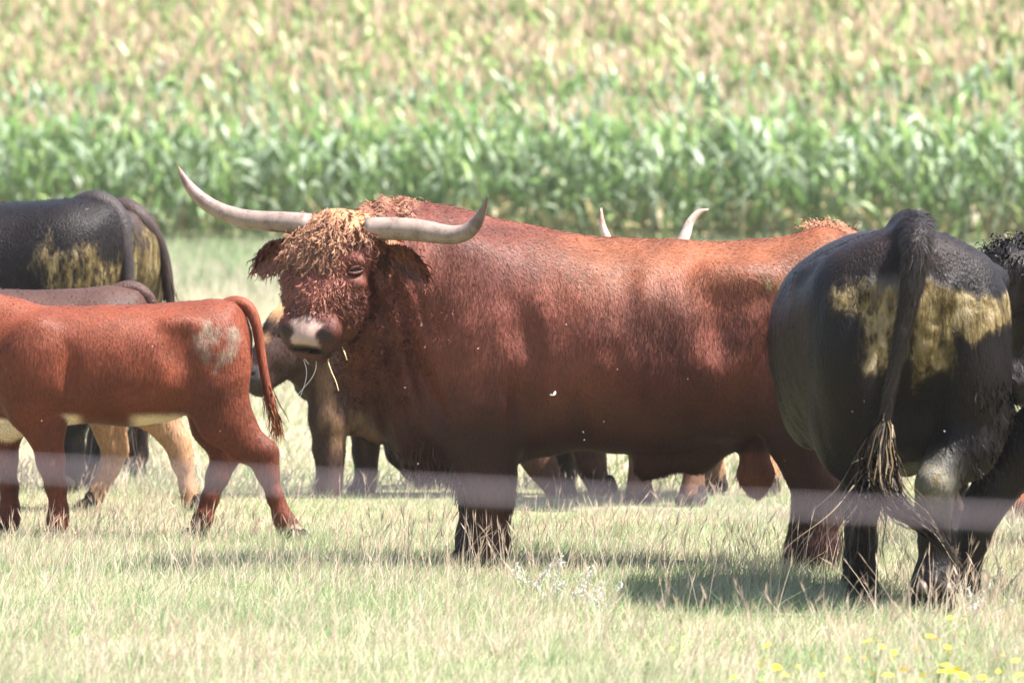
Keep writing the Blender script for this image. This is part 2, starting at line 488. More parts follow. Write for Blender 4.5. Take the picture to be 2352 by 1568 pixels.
def build_grass():
    # near sward
    x, y = wedge(270000, 21.8, 36.5, 0.6)
    g = patch(x, y)
    tall = fbm(np.stack([x * 1.7, y * 1.1, 0 * x + 9], 1), 2)
    front = sstep(27.6, 28.4, y) * sstep(30.3, 29.6, y) * sstep(-2.6, -1.4, x) * sstep(1.6, 1.0, x)
    h = (0.035 + (0.080 + 0.02 * front) * (0.3 + 1.0 * tall) * rng.random(len(x))) * rng.uniform(0.6, 1.25, len(x)) * (1 - 0.22 * sstep(31.5, 34, y))
    sh = rng.random(len(x)) < .55; wd = rng.uniform(0.0022, 0.0044, len(x))
    v = [blades(x[q], y[q], h[q], wd[q], (0.44 + 0.46 * g)[q], s_, 0.33, 0.55) for q, s_ in ((sh, 2), (~sh, 3))]
    # tussocks: taller tufts of mixed straw and green blades
    nt_ = 230; tx, ty = wedge(nt_, 22.5, 36, 0.4)
    k = (np.abs(tx + 1.2) > .0); per = 70
    ang = rng.uniform(0, 6.28, nt_ * per); rad = np.abs(rng.normal(0, .05, nt_ * per))
    bx = np.repeat(tx, per) + np.cos(ang) * rad; by = np.repeat(ty, per) + np.sin(ang) * rad
    th = np.repeat(rng.uniform(.07, .15, nt_) * (1 - .4 * sstep(30, 33, ty)), per) * rng.uniform(.5, 1.2, nt_ * per)
    v.append(blades(bx, by, th, rng.uniform(.002, .004, nt_ * per), np.repeat(rng.choice([.15, .5, .9], nt_), per), 3, .4, .6))
    V, Q, C, N = join(v)
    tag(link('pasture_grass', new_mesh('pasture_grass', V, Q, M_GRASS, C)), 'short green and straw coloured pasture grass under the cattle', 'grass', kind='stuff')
    # dry stalks with seed heads
    x, y = wedge(10000, 22.0, 37, 0.5)
    cl = fbm(np.stack([x * 1.1, y * 0.7, 0 * x + 21], 1), 2)
    k = rng.random(len(x)) < np.clip((cl - 0.40) * 4, 0.08, 0.8); x, y = x[k], y[k]
    n = len(x); hgt = rng.uniform(0.09, 0.27, n) * (1 - 0.5 * sstep(29.5, 31.5, y))
    a = rng.normal(0, 0.22, n) + 0.08; bq = rng.normal(0, 0.2, n)
    t = np.linspace(0, 1, 5)
    path = np.stack([x[:, None] + hgt[:, None] * (a[:, None] * t + 0.25 * a[:, None] * t ** 3), y[:, None] + hgt[:, None] * bq[:, None] * t, hgt[:, None] * (t - 0.12 * np.abs(a[:, None]) * t ** 2)], -1)
    sd = np.tile(np.array([[1.0, 0.25, 0]]), (n, 1))
    dry = (DRYP + (np.array([0.50, 0.40, 0.33]) - DRYP) * rng.random((n, 1))) * rng.uniform(0.7, 1.1, (n, 1))
    w = np.tile(np.array([0.0022, 0.0020, 0.0018, 0.0015, 0.0012])[None], (n, 1))
    parts = [ribbons(path, w, sd, dry)]
    # panicles: three crossed spindle ribbons each at the stalk top
    top = path[:, -1]; dr = unit(path[:, -1] - path[:, -2])
    for q in range(3):
        L = rng.uniform(0.03, 0.075, n); tt = np.linspace(0, 1, 3)
        off = rng.normal(0, 0.12, (n, 3)); dd = unit(dr + off)
        pp = (top - dr * 0.02)[:, None] + dd[:, None] * (L[:, None] * tt)[..., None]
        pw = rng.uniform(0.0016, 0.0042, n)[:, None] * np.array([0.4, 1, 0.1])[None]
        an = q * 1.05 + rng.random(n); s2 = unit(np.stack([np.cos(an), np.sin(an), 0.15 * np.ones(n)], 1))
        parts.append(ribbons(pp, pw, s2, dry * np.array([1.0, 0.93, 0.88]) * rng.uniform(0.85, 1.15, (n, 1))))
    V, Q, C, N = join(parts)
    tag(link('dry_seed_grass', new_mesh('dry_seed_grass', V, Q, M_GRASS, C)), 'dry tan grass stalks with feathery seed heads', 'grass', kind='stuff')
    # middle distance
    x, y = wedge(75000, 36.3, 82, 1.2, 1.25)
    g = patch(x * 0.6, y * 0.4)
    h = rng.uniform(0.05, 0.15, len(x)) * (1 + 1.4 * sstep(42, 70, y))
    V, Q, C, N = join([blades(x, y, h, rng.uniform(0.008, 0.016, len(x)), 0.12 + 0.45 * g, 2, 0.35, 0.5)])
    tag(link('meadow_grass', new_mesh('meadow_grass', V, Q, M_GRASS, C)), 'pale blurred meadow grass behind the cattle', 'grass', kind='stuff')
    # rank grass along the edge of the maize
    x, y = wedge(62000, 80, 120, 1.5)
    k = y < front_line(x) + 0.5; x, y = x[k], y[k]
    g = 0.45 + 0.4 * sstep(88, 104, y) + 0.3 * (patch(x * 0.4, y * 0.3) - 0.5)
    h = rng.uniform(0.15, 0.42, len(x)) * (1 + 0.25 * sstep(98, 110, y))
    V, Q, C, N = join([blades(x, y, h, rng.uniform(0.018, 0.034, len(x)), g, 2, 0.3, 0.45)])
    tag(link('rank_margin_grass', new_mesh('rank_margin_grass', V, Q, M_GRASS, C * np.array([0.92, 0.95, 0.95]))), 'tall pale rank grass along the edge of the maize field', 'grass', kind='stuff')
build_grass()

# ------------------------------------------------------------------ maize
def maize_plant(seed, S=6, fmin=0.10):
    r = np.random.default_rng(seed)
    H = r.uniform(1.95, 2.25)
    V, Q, C = [], [], []; o = 0
    def put(v, q, c):
        nonlocal o
        V.append(v); Q.append(q + o); C.append(np.broadcast_to(c, (len(v), 3)) if np.ndim(c) == 1 else c); o += len(v)
    lean = r.normal(0, 0.03, 2)
    st = np.array([[lean[0] * t, lean[1] * t, H * t - 0.03] for t in np.linspace(0, 1, 4)])
    v, q = tube(st, np.array([0.016, 0.014, 0.010, 0.006]), 3, False); put(v, q, np.array([0.16, 0.25, 0.07]))
    nl = int(r.integers(9, 12) * (1.0 if fmin < 0.2 else 0.6)); a0 = r.uniform(0, 2 * np.pi)
    for i in range(nl):
        f = fmin + (0.90 - fmin) * i / (nl - 1)
        az = a0 + (i % 2) * np.pi + r.normal(0, 0.45)
        L = r.uniform(0.65, 1.0) * (1 - 0.40 * max(0, f - 0.55) / 0.45)
        el = r.uniform(1.0, 1.4); droop = r.uniform(0.5, 1.9)
        t = np.linspace(0, 1, S)
        ang = el - droop * t ** 1.3
        dl = L / (S - 1)
        rr = np.concatenate([[0], np.cumsum(np.cos(ang[:-1]) * dl)]); zz = np.concatenate([[0], np.cumsum(np.sin(ang[:-1]) * dl)])
        p = np.stack([np.cos(az) * rr + lean[0] * f, np.sin(az) * rr + lean[1] * f, H * f + zz], 1)
        tw = r.normal(0, 0.5)
        side = unit(np.array([[-np.sin(az) * math.cos(tw), np.cos(az) * math.cos(tw), math.sin(tw)]]))
        w = r.uniform(0.08, 0.125) * np.interp(t, np.linspace(0, 1, 6), [0.45, 0.9, 1.0, 0.85, 0.55, 0.06])
        dry = f < 0.25 and r.random() < 0.5
        kind = r.random()
        base = np.array([0.38, 0.33, 0.18]) if dry else (np.array([0.36, 0.45, 0.32]) if kind < (.34 if fmin < .3 else .12) else np.array([0.29, 0.40, 0.15]) if kind < .62 else np.array([0.16, 0.27, 0.09])) * r.uniform(0.75, 1.2)
        if fmin > .3: base = base * .75 + np.array([0.11, 0.10, 0.05])
        v, q, c, _ = ribbons(p[None], w[None], side, np.tile(base, (1, 1)))
        put(v, q, c)
    for i in range((3 if seed % 3 else 7) if S > 4 else 8):                   # tassel
        az = r.uniform(0, 2 * np.pi); L = r.uniform(0.18, 0.36); sp = 0.1 if i == 0 else r.uniform(0.25, 0.8)
        t = np.linspace(0, 1, 3 if S > 4 else 2)
        L *= 1.25; sp *= 0.55
        p = np.stack([lean[0] + L * (sp * np.cos(az) - 0.22) * t, lean[1] + np.sin(az) * L * sp * t, H - 0.06 + L * t * (1.05 - 0.4 * sp * t)], 1)
        sd = unit(np.array([[-np.sin(az), np.cos(az), 0.1]]))
        v, q, c, _ = ribbons(p[None], np.array([[0.014, 0.026, 0.010] if S > 4 else [0.036, 0.020]]), sd, np.array([[0.58, 0.44, 0.31]]) * r.uniform(0.75, 1.15))
        put(v, q, c)
    if S > 4 and r.random() < 0.6:                                 # an ear
        az = r.uniform(0, 6.28); p = np.array([[0.02 * np.cos(az), 0.02 * np.sin(az), H * .45], [0.06 * np.cos(az), 0.06 * np.sin(az), H * .45 + .1], [0.085 * np.cos(az), 0.085 * np.sin(az), H * .45 + .22]])
        v, q = tube(p, np.array([0.02, 0.032, 0.008]), 4, False); put(v, q, np.array([0.30, 0.36, 0.14]))
    return np.concatenate(V), np.concatenate(Q), np.concatenate(C)

def build_maize():
    var = [maize_plant(100 + i) for i in range(9)]
    meshes = [new_mesh('maize_plant', v, q, M_CORN, c) for v, q, c in var]
    spots = []
    for row in range(34):
        off = row * 0.76
        half = (113 + off) * 0.072 + 9.0
        xs = np.arange(-half, half, 0.22)
        for x in xs:
            xx = x + rng.normal(0, 0.03); y = front_line(xx) + 0.3 + off + rng.normal(0, 0.05)
            spots.append((xx, y, row))
    spots = np.array(spots)
    inview = np.abs(spots[:, 0]) < spots[:, 1] * 0.0725
    order = np.argsort(np.where(inview, spots[:, 2], 1e6), kind='stable')
    near = order[:300]; rest = order[300:]
    for j in near:
        x, y, _ = spots[j]
        o = link('maize_plant', meshes[rng.integers(len(meshes))], None, (x, y, float(ground_z(np.array([x]), np.array([y]))[0])))
        o.rotation_euler = (0, 0, rng.uniform(0, 6.28)); s = rng.uniform(0.9, 1.08); o.scale = (s, s, s)
        tag(o, 'green maize plant with drooping leaves in the front rows behind the cattle', 'maize plant', 'maize plants in the front rows of the field')
    V, Q, C = [], [], []; o = 0
    var = [maize_plant(200 + i, 4, 0.10 if i < 6 else 0.48) for i in range(16)]
    vi = np.where(spots[rest, 2] < 7, rng.integers(0, 6, len(rest)), rng.integers(6, 16, len(rest))); an = rng.uniform(0, 6.28, len(rest)); sc = rng.uniform(0.88, 1.1, len(rest))
    for k in range(len(var)):
        J = rest[vi == k]
        if not len(J): continue
        v, q, c = var[k]
        a = an[vi == k]; s = sc[vi == k]
        ca, sa = np.cos(a)[:, None], np.sin(a)[:, None]
        X = (v[:, 0] * ca - v[:, 1] * sa) * s[:, None] + spots[J, 0][:, None]
        Y = (v[:, 0] * sa + v[:, 1] * ca) * s[:, None] + spots[J, 1][:, None]
        Z = v[:, 2][None] * s[:, None] + ground_z(spots[J, 0], spots[J, 1])[:, None]
        vv = np.stack([X, Y, Z], -1).reshape(-1, 3)
        qq = (q[None] + (np.arange(len(J)) * len(v))[:, None, None]).reshape(-1, 4) + o
        tint = rng.uniform(0.8, 1.2, (len(J), 1, 1)) * np.ones((1, 1, 3))
        V.append(vv); Q.append(qq); C.append((c[None] * tint).reshape(-1, 3)); o += len(vv)
    tag(link('maize_field', new_mesh('maize_field', np.concatenate(V), np.concatenate(Q), M_CORN, np.concatenate(C), smooth=False)),
        'dense maize crop with tan tassels rising up the slope behind', 'maize field', kind='stuff')
build_maize()
# ------------------------------------------------------------------ cattle
class Animal:
    def __init__(s, name, label, cat, base, group='cattle of the herd on the pasture'):
        s.base = np.array(base, float)
        s.root = link(name, None, None, base)
        tag(s.root, label, cat, group)
    def part(s, name, V, Q, mat, cols=None, normals=None, parent=None, smooth=True):
        return link(name, new_mesh(name, np.asarray(V) - s.base, Q, mat, cols, normals, smooth), parent or s.root)
    def tube(s, name, path, radii, mat, cols=None, sides=12, parent=None):
        return tube_mesh(name, path, radii, mat, cols, sides, parent or s.root, s.base)

def sample(V, Q, N, C, n, mask=None):
    A = np.linalg.norm(np.cross(V[Q[:, 2]] - V[Q[:, 0]], V[Q[:, 3]] - V[Q[:, 1]]), axis=1)
    if mask is not None: A = A * np.maximum(mask[Q].mean(1), 0)
    if A.sum() <= 0: return np.zeros((0, 3)), np.zeros((0, 3)), np.zeros((0, C.shape[1]))
    f = rng.choice(len(Q), n, p=A / A.sum())
    u, v = rng.random((2, n, 1))
    w = [(1-u)*(1-v), u*(1-v), u*v, (1-u)*v]
    g = lambda B: sum(w[i] * B[Q[f, i]] for i in range(4))
    return g(V), unit(g(N)), g(C)

def fur(an, V, Q, N, C, n, length, width, flow, lift=0.35, mask=None, jit=0.3, shade=(0.6, 1.45), mat=None, nj=0.10, name='coat_hair', parent=None):
    """short coat: one tapered triangle per tuft, lying along the flow"""
    P, Nn, Cc = sample(V, Q, N, C, n, mask)
    if not len(P): return
    d = flow(P) + rng.normal(0, jit, P.shape)
    d = unit(d - (d * Nn).sum(1, keepdims=True) * Nn)
    L = (length(P) if callable(length) else length) * rng.uniform(0.6, 1.4, len(P))
    L = L[:, None]
    tip = P + d * L + Nn * L * lift * rng.uniform(0.3, 1.4, (len(P), 1))
    sd = unit(np.cross(d, Nn) + rng.normal(0, 0.35, P.shape)) * width * rng.uniform(0.6, 1.4, (len(P), 1)) * 0.5
    P = P - Nn * 0.004
    V3 = np.stack([P - sd, P + sd, tip], 1).reshape(-1, 3)
    T = np.arange(len(V3)).reshape(-1, 3)
    col = np.clip(Cc[:, :3] * rng.uniform(shade[0], shade[1], (len(P), 1)), 0, 0.95)
    col = np.repeat(col[:, None], 3, 1); col[:, 2] *= 1.12
    nn = unit(Nn + 0.25 * d + rng.normal(0, nj, Nn.shape))
    tag(an.part(name, V3, T, mat or M_HAIR, col.reshape(-1, 3), np.repeat(nn, 3, 0), parent), kind='stuff')

def locks(an, name, P, N, C, L, W, D, amp, cyc, lift, S=7, grav=0.3, mat=None, parent=None, clump=None):
    """wavy locks of longer hair"""
    n = len(P)
    if not n: return
    t = np.linspace(0, 1, S)
    D = unit(D); L = np.broadcast_to(np.asarray(L, float), (n,)) * rng.uniform(0.65, 1.35, n)
    sd = unit(np.cross(D, N) + 1e-3); b = np.cross(D, sd)
    ph = rng.uniform(0, 6.28, n); cy = cyc * rng.uniform(0.6, 1.4, n)
    th = 2 * np.pi * cy[:, None] * t + ph[:, None]
    A = (amp * rng.uniform(0.5, 1.5, n))[:, None] * np.sqrt(t)[None]
    path = P[:, None] + D[:, None] * (L[:, None] * t)[..., None] + N[:, None] * (lift * L[:, None] * np.sin(np.pi * 0.75 * t))[..., None]
    path = path + sd[:, None] * (A * np.sin(th))[..., None] + b[:, None] * (A * np.cos(th))[..., None]
    path[..., 2] -= grav * L[:, None] * t ** 2
    path = path - N[:, None] * 0.006
    if clump:                                               # each guide becomes a tuft of fine strands
        m, rad = clump
        u = rng.normal(0, 1, (n, m, 3)); u = u - (u * D[:, None]).sum(-1, keepdims=True) * D[:, None]
        taper = np.interp(t, [0, .5, 1], [1, .8, .45])
        path = (path[:, None] + (u * rad)[:, :, None] * taper[None, None, :, None]).reshape(n * m, S, 3)
        path = path + rng.normal(0, rad * .12, path.shape) * t[None, :, None]
        rp = lambda B: np.repeat(B, m, 0)
        C = rp(C[:, :3] * rng.uniform(.84, 1.14, (n, 1))); N = rp(N); sd = rp(sd); D = rp(D); n = n * m
    w = (W * rng.uniform(0.6, 1.4, n))[:, None] * np.interp(t, [0, 0.25, 0.7, 1], [0.8, 1, 0.8, 0.1])[None]
    q = rng.uniform(0, np.pi, (n, 1)) * 0.6
    side = unit(sd * np.cos(q) + N * np.sin(q))
    col = C[:, None, :3] * rng.uniform(0.8, 1.2, (n, 1, 1)) * np.interp(t, [0, 0.4, 1], [0.88, 1.0, 1.08])[None, :, None]
    tn = np.gradient(path, axis=1); tn = unit(tn)
    nn = N[:, None] + 0 * tn
    nn = nn - (nn * tn).sum(-1, keepdims=True) * tn * 0.8
    nn = unit(nn + rng.normal(0, 0.14, (n, 1, 3)))
    v, qd, c, nv = ribbons(path, w, side, np.clip(col, 0, 0.95), nn)
    return tag(an.part(name, v, qd, mat or M_HAIR, c, nv, parent), kind='stuff')

def Mframe(o, x, y, z, s=1.0):
    M = np.eye(4); M[:3, 0], M[:3, 1], M[:3, 2] = np.array(x) * s, np.array(y) * s, np.array(z) * s; M[:3, 3] = o; return M
def head_frame(poll, muzzle, face, s=1.0):
    """local z runs from muzzle to poll, local y is the outward normal of the face"""
    z = np.array(poll, float) - np.array(muzzle, float); L = np.linalg.norm(z); z /= L
    f = np.array(face, float); f = f - (f @ z) * z; f /= np.linalg.norm(f)
    x = np.cross(f, z)
    return Mframe(poll, x, f, z, L / 0.55)
def to_w(M, P):
    P = np.atleast_2d(np.asarray(P, float)); return P @ M[:3, :3].T + M[:3, 3]
def to_l(M, P):
    R = M[:3, :3]; return (P - M[:3, 3]) @ R / (R[:, 0] ** 2).sum()

def head_masses(F, M, nostril=True, wide=1.0):
    F.frame(M); w = wide
    F.ell((0, -.07, -.09), (.125*w, .125, .125), .05)
    F.ell((0, -.01, -.12), (.115*w, .06, .13), .05)
    for q in (-1, 1):
        F.ell((q*.098*w, .005, -.175), (.042, .045, .05), .03)
        F.ell((q*.068*w, -.105, -.24), (.058, .095, .125), .04)
        F.ell((q*.088*w, -.02, -.27), (.03, .04, .09), .04)
    F.limb([(0, -.02, -.16, .108), (0, .008, -.32, .085), (0, .018, -.46, .078)], .05)
    F.ell((0, .018, -.492), (.098*w, .072, .066), .04)
    F.limb([(0, -.14, -.20, .08), (0, -.105, -.36, .062), (0, -.05, -.50, .05)], .05)
    F.ell((0, -.035, -.535), (.06, .05, .03), .03)
    if nostril:
        for q in (-1, 1):
            F.ell((q*.062*w, .078, -.488), (.021, .03, .015), .012, 's')
            F.ell((q*.108*w, .028, -.205), (.022, .022, .018), .015, 's')
    F.frame(None)

def make_ear(an, base, tip, face, width, col, mat, inner=None, hair=(0.05, 260), name='ear', droop=0.0):
    """cupped leaf-shaped ear with real thickness, and a fringe"""
    base = np.array(base, float); tip = np.array(tip, float)
    ax = tip - base; L = np.linalg.norm(ax); ax /= L
    f = np.array(face, float); f = unit(f - (f @ ax) * ax); s = np.cross(ax, f)
    nu, nv = 11, 9
    u = np.linspace(0, 1, nu); v = np.linspace(-1, 1, nv)
    pr = width * np.interp(u, [0, .2, .5, .75, .92, 1], [.34, .72, 1.0, .86, .5, .14]) * 0.5
    U, Vv = np.meshgrid(u, v, indexing='ij')
    P = base + ax * (U * L)[..., None] + s * (Vv * pr[:, None])[..., None] + f * (-(1 - Vv ** 2) * pr[:, None] * 0.75)[..., None]
    P[..., 2] -= droop * L * U ** 2
    T = 0.010
    back = P - f * T * np.sqrt(np.clip(1.001 - Vv ** 2, 0, 1))[..., None]
    A = np.concatenate([P.reshape(-1, 3), back.reshape(-1, 3)])
    i = (np.arange(nu - 1)[:, None] * nv + np.arange(nv - 1)[None]).ravel()
    Q = np.stack([i, i + nv, i + nv + 1, i + 1], 1); o = nu * nv
    Qb = Q[:, ::-1] + o
    e = np.arange(nu - 1) * nv
    E1 = np.stack([e, e + o, e + nv + o, e + nv], 1); e2 = e + nv - 1; E2 = np.stack([e2, e2 + nv, e2 + nv + o, e2 + o], 1)
    tq = (nu - 1) * nv + np.arange(nv - 1); E3 = np.stack([tq, tq + o, tq + 1 + o, tq + 1], 1)
    Q = np.concatenate([Q, Qb, E1, E2, E3])
    C = np.zeros((len(A), 4)); C[:o, :3] = inner if inner is not None else np.array(col) * 0.8; C[o:, :3] = col
    o_ = an.part(name, A, Q, mat, C)
    if hair:
        N = vert_normals(A, Q)
        p, nn, cc = sample(A, Q, N, C, hair[1])
        d = ax * 0.6 + np.array([0, 0, -0.7]) + rng.normal(0, 0.35, p.shape)
        locks(an, 'ear_hair', p, nn, np.tile(np.array(col), (len(p), 1)), hair[0], hair[0] * 0.16, d, hair[0] * .08, 1.0, 0.3, 5, .2, M_HAIR, o_)
    return o_

def make_horn(an, pts, radii, tipcol=(0.34, 0.22, 0.20), basecol=(0.56, 0.46, 0.40), n=30, name='horn'):
    P = catmull(np.column_stack([pts, radii]), n)
    t = np.linspace(0, 1, n)[:, None]
    c = np.array(basecol) * (1 - sstep(.45, 1, t)) + np.array(tipcol) * sstep(.45, 1, t)
    c = np.where(t < .08, np.array(basecol) * 1.15, c)
    return an.tube(name, P[:, :3], np.maximum(P[:, 3], .002), M_HORN, c, 16)

def make_eye(an, M, q, r=.017, wide=1.0):
    c = to_w(M, (q * .103 * wide, .022, -.200))[0]; r = r * np.linalg.norm(M[:3, 0])
    F = Field(c - r * 1.5, c + r * 1.5, r / 5); F.ell(c, (r, r, r), .001)
    V, Q = F.mesh(); an.part('eye', V, Q, M_EYE)

def make_hoof(an, p, fwd, s=1.0, mat=None, cols=None):
    """cloven hoof: two claws side by side standing on the ground"""
    p = np.array(p, float); f = np.array([fwd[0], fwd[1], 0.0]); f /= np.linalg.norm(f); l = np.array([-f[1], f[0], 0])
    lo = p - .16 * s; hi = p + .16 * s; hi[2] = p[2] + .14 * s; lo[2] = p[2] - .01
    F = Field(lo, hi, .009 * s)
    M = Mframe(p, f, l, (0, 0, 1), s); F.frame(M)
    for q in (-1, 1):
        F.limb([(-.03, q*.030, .035, .034), (.035, q*.034, .026, .028), (.062, q*.034, .016, .016)], .012)
        F.limb([(-.02, q*.026, .075, .034), (-.02, q*.028, .04, .036)], .02)
    V, Q = F.mesh(); V[:, 2] = np.maximum(V[:, 2], p[2] - 0.004)
    return an.part('hoof', V, Q, mat or M_HOOF, cols)

def leg_chain(kind, x, y, stride=0.0, s=1.0, thick=1.0):
    """joints in the animal's own frame (head towards -x): x, y, z, radius, lateral factor"""
    t = thick
    if kind == 'f':
        c = [(x+.06, y*.9, .78, .12*t, .75), (x+.02, y, .58, .088*t, .8), (x-.01, y, .40, .060*t, .9), (x-.015, y, .34, .058*t, .95), (x+.005, y, .20, .040*t, .95), (x+.005, y, .11, .046*t, 1), (x-.02, y, .035, .048*t, 1)]
    else:
        c = [(x-.06, y*.95, .84, .17*t, .72), (x-.08, y, .66, .125*t, .72), (x+.03, y, .50, .072*t, .72), (x+.085, y, .41, .060*t, .8), (x+.065, y, .33, .052*t, .85), (x+.045, y, .20, .042*t, .95), (x+.04, y, .11, .048*t, 1), (x+.005, y, .035, .050*t, 1)]
    z0 = c[0][2]
    return [((px + stride * ((z0 - pz) / z0) ** 1.2) * s, py * s, pz * s, r * s, sy) for px, py, pz, r, sy in c]

GENERIC = [(-.86, 1.10, .84, .06), (-.79, 1.20, .64, .17), (-.62, 1.285, .53, .235), (-.4, 1.30, .50, .285), (-.1, 1.27, .485, .335), (.2, 1.265, .505, .335),
           (.45, 1.275, .575, .305), (.65, 1.29, .68, .265), (.79, 1.265, .82, .19), (.87, 1.15, .95, .05)]

def cow(name, label, x, y, heading, s, color, mat, legs=None, head=None, h=0.024, tail=None, stretch=(1, 1), strides=(0, 0, 0, 0), thick=1.0,
        extra=None, furn=6000, furlen=.022, horns=None, ears=True, wide=1.0, belly=0.0, cat='cow', hairmat=None, group='cattle of the herd on the pasture', hoofs=True, legspread=.17, fur_flow=None):
    hd = np.array([heading[0], heading[1]], float); hd /= np.linalg.norm(hd)
    M = Mframe((x, y, 0), (-hd[0], -hd[1], 0), (hd[1], -hd[0], 0), (0, 0, 1))
    an = Animal(name, label, cat, (x, y, 0), group)
    R = 1.35 * s + .6
    F = Field((x - R, y - R, -.05), (x + R, y + R, 1.75 * max(s, .9)), h)
    F.frame(M)
    S = np.array(GENERIC) * s; S[:, 0] *= stretch[0]; S[:, 3] *= wide
    S[:, 2] -= belly * np.exp(-((S[:, 0] / s) ** 2) / .15) * s
    F.loft(S, .06 * s, 2.25)
    feet = []
    ls = legspread
    F.frame(M)
    for q in (-1, 1):
        F.ell((-.50*s*stretch[0], q*.17*s, .86*s), (.20*s, .10*s, .30*s), .08*s)
        F.ell((.60*s*stretch[0], q*.155*s, .92*s), (.21*s, .13*s, .28*s), .08*s)
    spec = legs or [leg_chain('f', -.50*stretch[0], -ls, strides[0], s, thick), leg_chain('f', -.50*stretch[0], ls, strides[1], s, thick),
                    leg_chain('h', .62*stretch[0], -ls, strides[2], s, thick), leg_chain('h', .62*stretch[0], ls, strides[3], s, thick)]
    for c in spec:
        if isinstance(c, tuple) and c[0] == 'world':
            F.frame(None); F.limb(c[1], .05 * s); F.frame(M); feet.append(np.array(c[1][-1][:3]))
        else:
            F.limb(c, .05 * s); feet.append(to_w(M, c[-1][:3])[0])
    HM = None
    if head:
        HM = head_frame(head['poll'], head['muzzle'], head['face'])
        F.frame(None)
        nb = to_w(M, (-.62 * s * stretch[0], 0, 1.02 * s))[0]; nb2 = to_w(M, (-.66*s*stretch[0], 0, .82*s))[0]
        pk = to_w(HM, (0, -.10, -.10))[0]; pk2 = to_w(HM, (0, -.15, -.2))[0]
        md = (nb + pk) / 2 + np.array([0, 0, .03 * s])
        F.limb([(*nb, .24*s, .8), (*md, .17*s, .75), (*pk, .12*s, .85)], .08*s)
        F.limb([(*nb2, .18*s, .6), (*((nb2 + pk2)/2), .12*s, .6), (*pk2, .085*s, .8)], .08*s)
        head_masses(F, HM)
    if extra: F.frame(None); extra(F, M)
    F.frame(None)
    F.noise(.006, 9.0, x)
    V, Q = F.mesh(); N = vert_normals(V, Q)
    C = color(V, N, M, HM)
    an.part('body', V, Q, mat, C)
    if hoofs:
        for ft in feet: make_hoof(an, (ft[0], ft[1], 0.0), hd, s * thick)
    if head:
        for q in (-1, 1): make_eye(an, HM, q)
        if ears:
            for q in (-1, 1):
                b = to_w(HM, (q*.105, -.08, -.055))[0]; tp = to_w(HM, (q*.27, -.10, -.10))[0]
                make_ear(an, b, tp, HM[:3, 1] / np.linalg.norm(HM[:3, 1]) + np.array([0, 0, -.3]), .10 * s, head['earcol'], hairmat or M_HAIR, hair=(.035, 120))
    if horns:
        for pts, rad in horns: make_horn(an, pts, rad, (0.45, 0.25, 0.20), (0.66, 0.52, 0.46), 18)
    if tail:
        make_tail(an, **tail)
    if furn:
        bx = M[:3, 0]
        fl = fur_flow or (lambda P: np.tile(bx * 0.45 + np.array([0, 0, -1.0]), (len(P), 1)))
        fur(an, V, Q, N, C, furn, furlen, .006, fl, .3, mat=hairmat, nj=.18)
    return an, V, Q, N, C, M, HM

def make_tail(an, path, radii, col, swcol=None, sw=None, mat=None, hairmat=None, swn=160, swlen=.3, swdir=(0, 0, -1), n=28, amp=.012, swidth=.007, spread=.25):
    P = catmull(np.column_stack([path, radii]), n)
    tl = an.tube('tail', P[:, :3], P[:, 3], mat or M_BLACK, np.tile(np.array(col), (n, 1)), 12)
    if swcol is not None:
        k = rng.integers(int(n * .72), n, swn)
        p = P[k, :3] + rng.normal(0, 1, (swn, 3)) * P[k, 3:4] * .5
        d = np.array(swdir) + rng.normal(0, spread, (swn, 3))
        locks(an, 'tail_switch', p, unit(rng.normal(0, 1, (swn, 3)) + np.array([0, -1.0, 0])), np.tile(np.array(swcol), (swn, 1)), swlen, swidth, d, amp, 1.2, .02, 9, .15, hairmat or M_HAIR, tl)
    return tl

# --- colour helpers: base coat colours in linear reflectance
def flat(col, dung=None, rnd=0.12, legs=None, legz=.5, under=None):
    col = np.array(col)
    def fn(V, N, M, HM):
        C = np.zeros((len(V), 4)); C[:, :3] = col
        v = fbm(V * 3.1 + 4, 3)[:, None]; C[:, :3] *= 1 + rnd * 4 * (v - .5)
        L = to_l(M, V)
        if legs is not None:
            k = sstep(legz, legz * .7, L[:, 2])[:, None]; C[:, :3] = C[:, :3] * (1 - k) + np.array(legs) * k
        if under is not None:
            k = (sstep(.1, -.5, N[:, 2]) * sstep(under[1] + .12, under[1], L[:, 2]))[:, None]; C[:, :3] = C[:, :3] * (1 - k) + np.array(under[0]) * k
        if HM is not None:
            H = to_l(HM, V); k = sstep(.12, .08, np.linalg.norm((H - np.array([0, .05, -.50])) / np.array([1, 1, .8]), axis=1))[:, None]
            C[:, :3] = C[:, :3] * (1 - k) + np.array([.035, .028, .028]) * k
        if dung is not None: C[:, 3] = np.clip(dung(V, N, L), 0, 1)
        return C
    return fn
